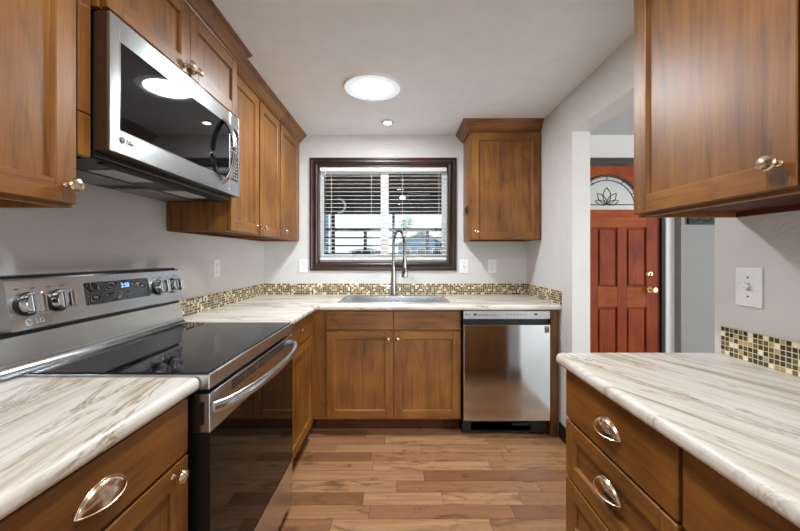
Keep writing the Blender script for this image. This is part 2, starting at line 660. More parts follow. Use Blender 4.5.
    def build(s, name, mats, parent=None, world=True, ang=35, weighted=True):
        """world: the shapes were given in world coordinates, else in the frame of the top-level thing"""
        if not isinstance(mats, (list, tuple)):
            mats = [mats]
        me = bpy.data.meshes.new(name)
        if parent is not None and world:
            s.bm.transform(root_matrix(parent).inverted())
        s.bm.to_mesh(me)
        s.bm.free()
        for m in mats:
            me.materials.append(M[m])
        for p in me.polygons:
            p.use_smooth = True
        me.set_sharp_from_angle(angle=R(ang))
        o = bpy.data.objects.new(name, me)
        COL.objects.link(o)
        if weighted and len(me.polygons) < 3000:
            wn = o.modifiers.new('weighted_normals', 'WEIGHTED_NORMAL')
            wn.keep_sharp = True
            wn.weight = 80
        if parent is not None:
            o.parent = parent
        return o


def root_matrix(o):
    while o.parent is not None:
        o = o.parent
    return Matrix.Translation(o.location) @ Matrix.Rotation(o.rotation_euler.z, 4, 'Z')


def tag(o, label=None, cat=None, group=None, kind=None):
    if label:
        o['label'] = label
    if cat:
        o['category'] = cat
    if group:
        o['group'] = group
    if kind:
        o['kind'] = kind
    return o


def thing(name, label, cat, loc, rotz=0, group=None, kind=None):
    o = bpy.data.objects.new(name, None)
    o.empty_display_size = 0.05
    COL.objects.link(o)
    o.location = loc
    o.rotation_euler = (0, 0, rotz)
    return tag(o, label, cat, group, kind)


def text(name, body, size, mtx, mat, parent, ext=0.0006, space=1.0, scale_x=1.0):
    """lettering mesh; mtx places it in the frame of the top-level thing (x right, z up, facing -y)"""
    cu = bpy.data.curves.new('t', 'FONT')
    cu.body = body
    cu.size = size
    cu.extrude = ext
    cu.align_x = 'CENTER'
    cu.align_y = 'CENTER'
    cu.space_character = space
    to = bpy.data.objects.new('t', cu)
    COL.objects.link(to)
    dg = bpy.context.evaluated_depsgraph_get()
    me = bpy.data.meshes.new_from_object(to.evaluated_get(dg))
    bpy.data.objects.remove(to)
    bpy.data.curves.remove(cu)
    me.transform(mtx @ Matrix.Rotation(R(90), 4, 'X') @ Matrix.Scale(scale_x, 4, (1, 0, 0)))
    me.materials.clear()
    me.materials.append(M[mat])
    o = bpy.data.objects.new(name, me)
    COL.objects.link(o)
    o.parent = parent
    return o


def emblem(parent, x, y, z, r, mat_disc, mat_mark, mtx=None, size=None, letters=True):
    """round badge with letters beside it, in the frame of the thing (facing -y)"""
    T = Matrix.Translation((x, y, z)) if mtx is None else mtx
    m = MB()
    m.lathe([(r, 0), (r, 0.0008)], (0, 0, 0), (0, -1, 0), 24)
    m.lathe([(r * 0.2, 0), (r * 0.2, 0.0014)], (-r * 0.36, 0, r * 0.36), (0, -1, 0), 10, 1)
    m.box(-r * 0.05, r * 0.12, -0.0014, 0, -r * 0.5, r * 0.5, mat=1)
    m.box(-r * 0.05, r * 0.42, -0.0014, 0, -r * 0.5, -r * 0.32, mat=1)
    m.box(r * 0.3, r * 0.8, -0.0014, 0, -r * 0.06, r * 0.1, mat=1)
    m.bm.transform(T)
    o = m.build('emblem', [mat_disc, mat_mark], parent, False)
    if letters:
        text('lettering', 'LG', size or r * 2.3, T @ Matrix.Translation((r * 3.1, -0.0004, 0)), mat_disc, parent)
    return o


# ------------------------------------------------------------------ dimensions
XL, XR, YB, ZC = -1.189, 1.105, 3.10, 2.302
CT = 0.914

# ------------------------------------------------------------------ setting


def struct(name, mb, mats):
    o = mb.build(name, mats)
    o['kind'] = 'structure'
    return o


struct('floor', MB().box(-1.4, 1.22, -3.2, 3.45, -0.12, 0), 'planks')
struct('floor_entry', MB().box(1.2201, 5.3, -3.2, 3.45, -0.12, 0), 'carpet')
struct('ceiling', MB().box(-1.4, 1.165, -3.2, 3.45, ZC, ZC + 0.1), 'ceiling')
struct('ceiling_entry', MB().box(1.166, 5.3, -3.2, 3.45, ZC, ZC + 0.1), 'popcorn')
struct('wall_left', MB().box(-1.3, XL, -2.8, 3.26, 0, ZC), 'wall')
WX0, WX1, WZ0, WZ1 = -0.716, 0.424, 1.187, 2.034
DX0, DX1, DZ1 = 1.355, 2.303, 2.045
wb = MB()
wb.box(XL, WX0, YB, YB + 0.16, 0, ZC)
wb.box(WX0, WX1, YB, YB + 0.16, 0, WZ0)
wb.box(WX0, WX1, YB, YB + 0.16, WZ1, ZC)
wb.box(WX1, DX0, YB, YB + 0.16, 0, ZC)
wb.box(DX0, DX1, YB, YB + 0.16, DZ1, ZC)
wb.box(DX1, 5.0, YB, YB + 0.16, 0, ZC)
struct('wall_back', wb, 'wall')
wr = MB()
wr.box(XR, 1.22, 2.284, YB, 0, ZC)
wr.box(XR, 1.22, 1.25, 2.284, 2.046, ZC)
wr.box(XR, 1.22, -2.7, 1.25, 0, ZC)
struct('wall_right', wr, 'wall')
we = MB()
we.box(5.0, 5.12, -2.8, -2.0, 0, ZC)
we.box(5.0, 5.12, 0.2, 3.26, 0, ZC)
we.box(5.0, 5.12, -2.0, 0.2, 0, 0.55)
we.box(5.0, 5.12, -2.0, 0.2, 2.15, ZC)
struct('wall_living', we, 'wall')
wz = MB()
wz.box(-1.3, -0.75, -2.8, -2.7, 0, ZC)
wz.box(0.95, 5.12, -2.8, -2.7, 0, ZC)
wz.box(-0.75, 0.95, -2.8, -2.7, 2.15, ZC)
struct('wall_rear', wz, 'wall')
# hall wall standing out beside the front door, its dim shade painted into it
struct('wall_hall', MB().box(2.385, 3.4, 3.02, YB - 0.001, 0, ZC - 0.001), 'wall_shaded')

# baseboards by the doorway
struct('baseboard_right', MB().box(XR - 0.011, XR, 2.272, 2.455, 0, 0.105, 0.003).box(XR - 0.0109, 1.231, 2.2725, 2.283, 0, 0.105, 0.003), 'black_gap')
struct('baseboard_near', MB().box(1.11, 1.231, 1.251, 1.262, 0, 0.105, 0.003), 'black_gap')

# unseen patio door and living room window frames, added to light the scene


def plain_window(name, axis, a0, a1, z0, z1, d0, d1, mull):
    r = thing(name, 'white framed opening, unseen, added to light the kitchen', None, (0, 0, 0), 0, None, 'structure')
    m = MB()

    def bx(u0, u1, w0, w1):
        if axis == 'X':
            m.box(u0, u1, d0, d1, w0, w1, 0.004)
        else:
            m.box(d0, d1, u0, u1, w0, w1, 0.004)
    f = 0.05
    bx(a0, a0 + f, z0, z1)
    bx(a1 - f, a1, z0, z1)
    bx(a0 + f, a1 - f, z1 - f, z1)
    bx(a0 + f, a1 - f, z0, z0 + f)
    bx(mull - f / 2, mull + f / 2, z0 + f, z1 - f)
    m.build('window_frame', 'white', r)
    return r


plain_window('added_window_2', 'X', -0.75, 0.95, 0.0, 2.15, -2.78, -2.72, 0.1)
plain_window('added_window_3', 'Y', -2.0, 0.2, 0.55, 2.15, 5.03, 5.09, -0.9)

# ------------------------------------------------------------------ kitchen window
win = thing('window_1', 'wood trimmed sliding window over the sink', None, (-0.147, YB, 1.126), 0, None, 'structure')
tr = MB()
cw = 0.066
prof = [(0, 0), (0, -0.020), (0.010, -0.026), (0.022, -0.022), (0.030, -0.014), (0.044, -0.014), (0.052, -0.020), (cw, -0.018), (cw, 0)]
# path runs so that "right of travel" points outwards
path = [(WX0, WZ0), (WX0, WZ1), (WX1, WZ1), (WX1, WZ0)]
tr.sweep([path[0], path[3], path[2], path[1]], prof, lambda u, v, w: (u, YB + w, v), True, [1, 0, 1, 0])
tr.build('trim', ['trim_dark_v', 'trim_dark_h'], win, True, 20)
jb = MB()
jb.box(WX0, WX0 + 0.008, YB - 0.012, YB + 0.07, WZ0, WZ1)
jb.box(WX1 - 0.008, WX1, YB - 0.012, YB + 0.07, WZ0, WZ1)
jb.box(WX0 + 0.008, WX1 - 0.008, YB - 0.012, YB + 0.07, WZ1 - 0.008, WZ1)
jb.box(WX0 + 0.008, WX1 - 0.008, YB - 0.012, YB + 0.07, WZ0, WZ0 + 0.008)
jb.build('jamb_liner', 'trim_dark_v', win)
fr = MB()
fy0, fy1 = YB + 0.072, YB + 0.125
ix0, ix1, iz0, iz1 = WX0 + 0.001, WX1 - 0.001, WZ0 + 0.001, WZ1 - 0.001
fr.box(ix0, -0.700, fy0, fy1, iz0, iz1, 0.004)
fr.box(0.400, ix1, fy0, fy1, iz0, iz1, 0.004)
fr.box(-0.700, 0.400, fy0, fy1, iz0, 1.240, 0.004)
fr.box(-0.700, 0.400, fy0, fy1, 2.004, iz1, 0.004)
fr.build('vinyl_frame', 'white', win)
sash = MB()
for (a0, e0, e1, a1, y0, y1) in ((-0.6995, -0.686, -0.160, -0.110, fy0 + 0.026, fy1 - 0.002), (-0.172, -0.102, 0.372, 0.3995, fy0 + 0.002, fy0 + 0.024)):
    s = MB()
    s.box(a0, e0, y0, y1, 1.2405, 2.0035, 0.003)
    s.box(e1, a1, y0, y1, 1.2405, 2.0035, 0.003)
    s.box(e0, e1, y0, y1, 1.2405, 1.262, 0.003)
    s.box(e0, e1, y0, y1, 1.984, 2.0035, 0.003)
    so = s.build('sash', 'white', win)
    MB().box(e0, e1, (y0 + y1) / 2 - 0.002, (y0 + y1) / 2 + 0.002, 1.262, 1.984).build('pane', 'pane', so)
sash.bm.free()

bl = thing('venetian_blind', 'white slatted blind lowered over the window above the sink', 'blind', (-0.146, YB + 0.03, 1.21))
bx0, bx1, by0, by1 = WX0 + 0.014, WX1 - 0.014, YB + 0.012, YB + 0.046
MB().box(bx0, bx1, by0 - 0.004, by1 + 0.004, 1.988, 2.024, 0.004).build('head_rail', 'white', bl)
sl = MB()
z = 1.262
while z < 1.98:
    tb_m = Matrix.Translation((0, (by0 + by1) / 2, z)) @ Matrix.Rotation(R(6), 4, 'X')
    sl.box(bx0, bx1, -0.0125, 0.0, -0.0009, 0.0009, mtx=tb_m @ Matrix.Rotation(R(9), 4, 'X'))
    sl.box(bx0, bx1, 0.0, 0.0125, -0.0009, 0.0009, mtx=tb_m @ Matrix.Rotation(R(-9), 4, 'X'))
    z += 0.0345
sl.build('slats', 'white', bl)
MB().box(bx0, bx1, by0 + 0.002, by1 - 0.002, 1.212, 1.234, 0.004).build('bottom_rail', 'white', bl)
for x in (-0.60, -0.25, 0.02, 0.34):
    MB().cyl((x, by0 + 0.003, 1.234), (x, by0 + 0.003, 1.9875), 0.0013, 6).build('cord', 'white', bl)
MB().cyl((-0.655, by0 - 0.002, 1.30), (-0.655, by0 - 0.002, 1.9875), 0.004, 8).build('tilt_wand', 'chrome', bl)

# ------------------------------------------------------------------ front door in the hall
fd = thing('door_1', 'red stained front door with half round leaded glass', None, (1.82, 3.14, 0), 0, None, 'structure')
X0, X1 = 1.366, 2.279
DY0, DY1 = 3.125, 3.165
rec = 0.016
st = 0.115
cx = (X0 + X1) / 2
cols = []
pw = (X1 - X0 - 2 * st - 2 * 0.082) / 3
for i in range(3):
    a = X0 + st + i * (pw + 0.082)
    cols.append((a, a + pw))
rows_ = [(0.22, 0.80), (0.975, 1.50)]
slab = MB()
# slab with the half round light cut out: built as strips round it
zg, rg = 1.655, 0.30
zs = 1.0
slab.box(X0, X1, DY0 + rec, DY1, 0.006, 1.60, mat=0)
slab.box(X0, X0 + st, DY0, DY0 + rec, 0.006, 1.60, 0.002, mat=0)
slab.box(X1 - st, X1, DY0, DY0 + rec, 0.006, 1.60, 0.002, mat=0)
for i in range(2):
    slab.box(cols[i][1], cols[i + 1][0], DY0, DY0 + rec, 0.22, 1.50, 0.002, mat=0)
for z0, z1 in ((0.006, 0.22), (1.50, 1.60)):
    slab.box(X0 + st, X1 - st, DY0, DY0 + rec, z0, z1, 0.002, mat=1)
for a, b in cols:
    slab.box(a, b, DY0, DY0 + rec, 0.80, 0.975, 0.002, mat=1)
top = [(X0, 1.6), (cx - rg - 0.02, 1.6)]
N = 24
arc = [(cx - (rg + 0.0) * math.cos(math.pi * i / N) * 1.0, zg + (rg) * math.sin(math.pi * i / N)) for i in range(N + 1)]
poly = [(X0, 1.60)] + [(arc[0][0], 1.60)] + arc + [(arc[-1][0], 1.60), (X1, 1.60), (X1, 2.035), (X0, 2.035)]
slab.prism(poly, DY0, DY1, lambda u, v, a: (u, a, v), mat=1)
slab.box(arc[0][0], arc[-1][0], DY0, DY1, 1.60, zg, mat=1)
slab.build('door_slab', ['door_wood_v', 'door_wood_h'], fd)
for (a, b) in cols:
    for (z0, z1) in rows_:
        p = MB()
        g = 0.016
        tbp = [(0, DY0 + rec), (0.03, DY0 + 0.003)]
        p.prism([(a + g, z0 + g), (b - g, z0 + g), (b - g, z1 - g), (a + g, z1 - g)], DY0 + 0.004, DY0 + rec - 0.0002, lambda u, v, w: (u, w, v), bev=0.0095, seg=2)
        p.build('raised_panel', 'door_wood_v', fd)
# fan light: glass, border arch, leading
gl = MB()
gl.prism([(cx - rg * math.cos(math.pi * i / N), zg + rg * math.sin(math.pi * i / N)) for i in range(N + 1)], DY0 + 0.012, DY0 + 0.018, lambda u, v, a: (u, a, v))
glass = gl.build('fan_light', 'frosted', fd)
bd = MB()
bd.tube([(cx - (rg - 0.002) * math.cos(math.pi * i / N), DY0 - 0.001, zg + (rg - 0.002) * math.sin(math.pi * i / N)) for i in range(N + 1)], 0.011, 8)
bd.build('arch_bead', 'trim_dark_h', fd)
ld = MB()
for r_ in (0.245,):
    ld.tube([(cx - r_ * math.cos(math.pi * i / N), DY0 + 0.010, zg + 0.02 + r_ * math.sin(math.pi * i / N) * 0.98) for i in range(N + 1)], 0.004, 6)
ld.tube([(cx - rg + 0.01, DY0 + 0.010, zg + 0.045), (cx + rg - 0.01, DY0 + 0.010, zg + 0.045)], 0.004, 6)
for a in (30, 60, 90, 120, 150):
    ld.tube([(cx + 0.245 * math.cos(R(a)), DY0 + 0.010, zg + 0.02 + 0.24 * math.sin(R(a))), (cx + 0.29 * math.cos(R(a)), DY0 + 0.010, zg + 0.29 * math.sin(R(a)))], 0.0035, 6)
for a, L_, w_ in ((90, 0.15, 0.035), (50, 0.13, 0.028), (130, 0.13, 0.028), (18, 0.11, 0.02), (162, 0.11, 0.02)):
    pts = []
    d = Vector((math.cos(R(a)), math.sin(R(a))))
    q = Vector((-d.y, d.x))
    for i in range(17):
        t = i / 16
        s_ = math.sin(math.pi * min(1, t * 2 if t < 0.5 else (1 - t) * 2) * 0.5 + 0) * (1 if t < 0.5 else -1)
        al = t * 2 if t < 0.5 else (1 - t) * 2
        wd = math.sin(math.pi * al) * w_ * (1 if t < 0.5 else -1)
        p2 = Vector((cx, zg + 0.045)) + d * (L_ * al) + q * wd
        pts.append((p2.x, DY0 + 0.010, p2.y))
    ld.tube(pts, 0.0035, 6)
ld.build('leading', 'dark_metal', glass)
kn = MB()
kn.lathe([(0.03, 0), (0.032, 0.004), (0.026, 0.01), (0.012, 0.014), (0.011, 0.035), (0.024, 0.045), (0.029, 0.058), (0.022, 0.07), (0, 0.074)], (2.195, DY0, 0.952), (0, -1, 0), 20)
kn.build('door_knob', 'brass', fd)
db = MB()
db.lathe([(0.028, 0), (0.028, 0.006), (0.018, 0.016), (0.018, 0.02), (0, 0.021)], (2.185, DY0, 1.09), (0, -1, 0), 20)
db.box(2.182, 2.188, DY0 - 0.034, DY0 - 0.018, 1.074, 1.106, 0.002)
db.build('deadbolt', 'brass', fd)
jm = MB()
jm.box(X1 + 0.001, DX1, YB - 0.002, 3.2, 0, DZ1)
jm.box(DX0, X0 - 0.001, YB - 0.002, 3.2, 0, DZ1)
jm.build('jamb', 'black_gap', fd)
MB().box(DX0, DX1, YB - 0.018, YB - 0.001, 2.038, 2.10, 0.004).build('head_casing', 'trim_dark_h', fd)
MB().box(DX1 + 0.001, 2.384, YB - 0.016, YB - 0.001, 0, 2.10, 0.004).box(1.275, DX0 - 0.001, YB - 0.016, YB - 0.001, 0, 2.10, 0.004).build('side_casing', 'casing', fd)
MB().box(DX0, DX1, 3.1, 3.24, 0.0, 0.005).build('threshold', 'dark_metal', fd)
struct('wall_porch', MB().box(1.0, 2.6, 3.3, 3.34, 0, 2.4), 'white')

ck = thing('coat_rail', 'dark wooden hook rail on the dim hall wall past the door', 'coat rack', (2.6, 3.018, 1.53))
MB().box(2.43, 2.9, 2.996, 3.018, 1.515, 1.575, 0.004).build('rail_board', 'black_gap', ck)
for x in (2.48, 2.58, 2.68, 2.78):
    MB().tube([(x, 2.994, 1.545), (x, 2.965, 1.54), (x, 2.95, 1.552), (x, 2.948, 1.568)], 0.004, 8).build('hook', 'black_gap', ck)

# ------------------------------------------------------------------ cabinets (frame of the thing: x along the front, y back from the face frame, z up)


def rots(side):
    return {'left': R(90), 'right': R(-90), 'back': 0.0}[side]


def knob(parent, x, y, z):
    m = MB()
    m.lathe([(0.009, 0), (0.0085, 0.002), (0.0055, 0.005), (0.0048, 0.015), (0.007, 0.019), (0.0155, 0.0215), (0.0178, 0.025), (0.0155, 0.029), (0.008, 0.0318), (0, 0.0325)],
            (x, y, z), (0, -1, 0), 20, 0, 1.14, 0.92)
    return m.build('knob', 'nickel', parent, False)


def cup_pull(parent, x, y, z, hw=0.058, d=0.021, h=0.034):
    tb = bmesh.new()
    NS, NT = 24, 8
    outer = []
    for i in range(NS + 1):
        s = -1 + 2 * i / NS
        k = max(0.0, 1 - s * s)
        dd, hh = d * k ** 0.7 + 0.001, h * k ** 0.7 + 0.001
        row = []
        for j in range(NT + 1):
            a = math.pi / 2 * j / NT
            row.append(tb.verts.new((x + s * hw, y - dd * math.sin(a), z - 0.016 + hh * math.cos(a) - 0.006 * k * math.sin(a))))
        outer.append(row)
    for a, b in zip(outer[:-1], outer[1:]):
        for j in range(NT):
            tb.faces.new((a[j], a[j + 1], b[j + 1], b[j]))
    bmesh.ops.recalc_face_normals(tb, faces=tb.faces)
    bmesh.ops.solidify(tb, geom=list(tb.faces), thickness=0.0016)
    m = MB()
    m._merge(tb, 0)
    # rolled rim along the flange
    pts = []
    for i in range(NS + 1):
        s = -1 + 2 * i / NS
        k = max(0.0, 1 - s * s)
        pts.append((x + s * hw, y - 0.001, z - 0.016 + h * k ** 0.7 + 0.001))
    m.tube(pts, 0.0022, 6)
    pts = []
    for i in range(NS + 1):
        s = -1 + 2 * i / NS
        k = max(0.0, 1 - s * s)
        pts.append((x + s * hw, y - d * k ** 0.7 - 0.001, z - 0.016 - 0.006 * k))
    m.tube(pts, 0.0018, 6)
    return m.build('cup_pull', 'nickel', parent, False)


def shaker(parent, name, x0, x1, z0, z1, st=0.056, t=0.02, horiz=False):
    """framed door or drawer front with a recessed flat panel"""
    m = MB()
    g = 0.0006
    yf, yb = -t - g, -g
    b = 0.0022
    m.box(x0, x0 + st, yf, yb, z0, z1, b, mat=0)
    m.box(x1 - st, x1, yf, yb, z0, z1, b, mat=0)
    m.box(x0 + st, x1 - st, yf, yb, z1 - st, z1, b, mat=1)
    m.box(x0 + st, x1 - st, yf, yb, z0, z0 + st, b, mat=1)
    yp = yf + 0.0115
    m.box(x0 + st, x1 - st, yp, yb, z0 + st, z1 - st, mat=1 if horiz else 0)
    # sloped bead round the panel
    e = 0.0035
    ix0, ix1, iz0, iz1 = x0 + st, x1 - st, z0 + st, z1 - st
    m.sweep([(ix0, iz0), (ix0, iz1), (ix1, iz1), (ix1, iz0)], [(0, yf + 0.0025), (0, yp + 0.001), (e, yp + 0.001), (e * 0.75, yp - 0.002)], lambda u, v, w: (u, w, v), True, [0, 1, 0, 1])
    return m.build(name, ['wood_v', 'wood_h'], parent, False)


def slab_front(parent, name, x0, x1, z0, z1, t=0.02):
    m = MB()
    m.box(x0, x1, -t - 0.0006, -0.0006, z0, z1, 0.004, 2)
    return m.build(name, 'wood_h', parent, False)


CROWN = [(0.0, 0.0), (0.010, 0.0), (0.014, 0.008), (0.022, 0.012), (0.050, 0.050), (0.058, 0.054), (0.062, 0.062), (0.068, 0.066), (0.068, 0.072), (0.0, 0.072)]


def crown(parent, path, z, k=1.0):
    m = MB()
    m.sweep(path, [(o * k, w) for o, w in CROWN], lambda u, v, w: (u, v, z + w), False)
    return m.build('crown_moulding', 'wood_h', parent, False, 25)


def wall_body(parent, w, d, h, lip=0.016, side_mat=0):
    m = MB()
    m.box(0, 0.018, 0, d, 0, h, 0.001, mat=0)
    m.box(w - 0.018, w, 0, d, 0, h, 0.001, mat=0)
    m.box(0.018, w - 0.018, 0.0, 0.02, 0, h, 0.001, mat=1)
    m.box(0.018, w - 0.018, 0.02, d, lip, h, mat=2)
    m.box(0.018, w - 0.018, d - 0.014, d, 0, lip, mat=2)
    return m.build('body', ['wood_v', 'wood_h', 'wood_inside'], parent, False)


ZU, ZT = 1.374, 2.228  # bottom and top of wall cabinets


def zl(z, z0):
    return z - z0


# over range set
c = thing('wall_cabinet', 'wall cabinet left of the microwave, only one front door showing at the frame edge', 'cabinet', (-0.862, 0.065, ZU), rots('left'), 'upper kitchen cabinets')
wall_body(c, 0.872, 0.325, ZT - ZU)
d1 = shaker(c, 'door', 0.445, 0.862, 0.008, 0.83)
knob(d1, 0.835, -0.0206, 0.054)
shaker(c, 'door', 0.012, 0.44, 0.008, 0.83)
crown(c, [(0, 0), (0.872, 0)], zl(ZT, ZU), 0.9)

zb = 1.942
c = thing('wall_cabinet', 'short wide two-door cabinet directly above the microwave', 'cabinet', (-0.838, 0.987, zb), rots('left'), 'upper kitchen cabinets')
wall_body(c, 0.815, 0.35, ZT - zb)
w_ = 0.815
d1 = shaker(c, 'door', 0.008, 0.399, 0.004, 0.272)
knob(d1, 0.375, -0.0206, 0.036)
d2 = shaker(c, 'door', 0.402, 0.803, 0.004, 0.272)
knob(d2, 0.43, -0.0206, 0.036)
crown(c, [(-0.045, 0), (w_, 0), (w_, 0.1)], zl(ZT, zb), 0.95)
f = MB()
f.box(-0.044, -0.005, 0.014, 0.034, 1.636 - zb, ZT - zb, 0.002)
f.box(-0.044, -0.005, 0.014, 0.034, 1.518 - zb, 1.634 - zb, 0.002)
f.build('filler_strip', 'wood_v', c, False)

c = thing('wall_cabinet', 'tall two-door wall cabinet just right of the microwave', 'cabinet', (-0.88, 1.808, ZU), rots('left'), 'upper kitchen cabinets')
wall_body(c, 0.764, 0.305, ZT - ZU)
d1 = shaker(c, 'door', 0.006, 0.366, 0.004, 0.835)
knob(d1, 0.345, -0.0206, 0.052)
d2 = shaker(c, 'door', 0.388, 0.748, 0.004, 0.835)
knob(d2, 0.425, -0.0206, 0.052)
crown(c, [(0.0, 0), (0.7635, 0)], zl(ZT, ZU), 1.0)

c = thing('wall_cabinet', 'single-door wall cabinet in the corner left of the window', 'cabinet', (-0.88, 2.573, ZU), rots('left'), 'upper kitchen cabinets')
wall_body(c, 0.525, 0.305, ZT - ZU)
d1 = shaker(c, 'door', 0.012, 0.465, 0.004, 0.835)
knob(d1, 0.06, -0.0206, 0.055)
crown(c, [(0.0, 0), (0.525, 0)], zl(ZT, ZU), 1.0)

c = thing('wall_cabinet', 'single-door wall cabinet with crown right of the window above the dishwasher', 'cabinet', (0.552, 2.79, ZU), 0, 'upper kitchen cabinets')
wall_body(c, 0.55, 0.308, ZT - ZU)
d1 = shaker(c, 'door', 0.008, 0.533, 0.004, 0.835)
knob(d1, 0.036, -0.0206, 0.066)
crown(c, [(0, 0.308), (0, 0), (0.55, 0)], zl(ZT, ZU), 1.0)

c = thing('wall_cabinet', 'large wall cabinet on the right above the marble counter and light switch', 'cabinet', (0.785, 1.172, ZU), rots('right'), 'upper kitchen cabinets')
wall_body(c, 1.1, 0.318, ZT - ZU)
d1 = shaker(c, 'door', 0.006, 0.486, 0.009, 0.835)
knob(d1, 0.452, -0.0206, 0.062)
d2 = shaker(c, 'door', 0.492, 0.972, 0.009, 0.835)
crown(c, [(0, 0.318), (0, 0), (1.1, 0)], zl(ZT, ZU), 1.0)

hk = thing('towel_hook', 'small bronze hook on the side of the cabinet right of the window', 'hook', (0.5515, 2.94, 1.62))
m = MB()
m.box(0.545, 0.5515, 2.895, 2.955, 1.585, 1.660, 0.002)
m.build('back_plate', 'bronze_side', hk)
MB().box(0.534, 0.545, 2.905, 2.945, 1.602, 1.645, 0.003).build('clip_face', 'dark_metal', hk)
MB().tube([(0.545, 2.87, 1.594), (0.53, 2.87, 1.594), (0.53, 2.98, 1.594), (0.545, 2.98, 1.594)], 0.004, 8).build('hook_bar', 'bronze_side', hk)


# base cabinets
def base_body(parent, w, d=0.58, toe=0.08, h=0.874, tz=0.11, end_gap=0.0):
    m = MB()
    m.box(0, w, 0, 0.02, tz, h, 0.001, mat=0)
    m.box(0, w, 0.02, d, tz, h, mat=0)
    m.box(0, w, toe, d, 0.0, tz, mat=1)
    return m.build('body', ['wood_v', 'wood_inside'], parent, False)


def left_base(y0, label):
    c = thing('base_cabinet', label, 'cabinet', (-0.592, y0, 0), rots('left'), 'lower kitchen cabinets')
    base_body(c, 0.60, 0.59)
    d = slab_front(c, 'drawer', 0.012, 0.589, 0.722, 0.866)
    cup_pull(d, 0.310, -0.0206, 0.799)
    e = shaker(c, 'door', 0.012, 0.589, 0.12, 0.714)
    knob(e, 0.528, -0.0206, 0.690)
    return c


left_base(0.372, 'base cabinet under the near left counter, beside the range')
left_base(-0.229, 'base cabinet under the near left counter, second one from the range')

c = thing('base_cabinet', 'narrow base cabinet between the range and the corner, a knob on its drawer', 'cabinet', (-0.61, 1.766, 0), rots('left'), 'lower kitchen cabinets')
base_body(c, 0.714, 0.57)
d = slab_front(c, 'drawer', 0.02, 0.645, 0.722, 0.866)
knob(d, 0.305, -0.0206, 0.808)
e = shaker(c, 'door', 0.02, 0.645, 0.118, 0.714)

def open_base(parent, w, d, toe, h=0.874, tz=0.11):
    m = MB()
    m.box(0, w, 0, 0.02, tz, h, 0.001, mat=0)
    m.box(0, 0.018, 0.02, d, tz, h)
    m.box(w - 0.018, w, 0.02, d, tz, h)
    m.box(0.018, w - 0.018, d - 0.01, d, tz, h, mat=1)
    m.box(0.018, w - 0.018, 0.02, d - 0.01, tz, tz + 0.018, mat=1)
    m.box(0, w, toe, d, 0.0, tz, mat=1)
    return m.build('body', ['wood_v', 'wood_inside'], parent, False)


c = thing('base_cabinet', 'wide sink base cabinet with two doors below the window', 'cabinet', (-0.609, 2.481, 0), 0, 'lower kitchen cabinets')
open_base(c, 1.034, 0.60, 0.095)
ox = -0.609
for a, b in ((-0.507, -0.047), (-0.043, 0.419)):
    slab_front(c, 'false_drawer', a - ox, b - ox, 0.737, 0.866)
d1 = shaker(c, 'door', -0.507 - ox, -0.047 - ox, 0.126, 0.727)
knob(d1, -0.079 - ox, -0.0206, 0.676)
d2 = shaker(c, 'door', -0.043 - ox, 0.419 - ox, 0.126, 0.727)
knob(d2, -0.013 - ox, -0.0206, 0.676)

ep = MB()
ep.box(1.040, 1.078, 2.455, 3.08, 0.0, 0.873, 0.002)
ep.box(1.0785, 1.0935, 2.462, 3.08, 0.0, 0.873, 0.002)
tag(ep.build('end_panel', 'wood_v'), 'stained wood panel between the dishwasher and the right wall', 'panel')

c = thing('base_cabinet', 'right base cabinet with a stack of cup-pull drawers at the open end', 'cabinet', (0.582, 1.216, 0), rots('right'), 'lower kitchen cabinets')
base_body(c, 0.500, 0.52)
d = slab_front(c, 'drawer', 0.010, 0.494, 0.708, 0.866)
cup_pull(d, 0.252, -0.0206, 0.790)
for z0, z1, zp in ((0.514, 0.700, 0.624), (0.318, 0.506, 0.43), (0.122, 0.310, 0.23)):
    d = shaker(c, 'drawer', 0.010, 0.494, z0, z1, 0.05, 0.02, True)
    cup_pull(d, 0.252, -0.0206, zp)
c = thing('base_cabinet', 'right base cabinet nearest the camera, under the marble counter', 'cabinet', (0.582, 0.715, 0), rots('right'), 'lower kitchen cabinets')
base_body(c, 0.70, 0.52)
d = slab_front(c, 'drawer', 0.006, 0.69, 0.708, 0.866)
cup_pull(d, 0.348, -0.0206, 0.790)
e = shaker(c, 'door', 0.006, 0.345, 0.122, 0.700)
knob(e, 0.318, -0.0206, 0.66)
e = shaker(c, 'door', 0.351, 0.69, 0.122, 0.700)
knob(e, 0.378, -0.0206, 0.66)


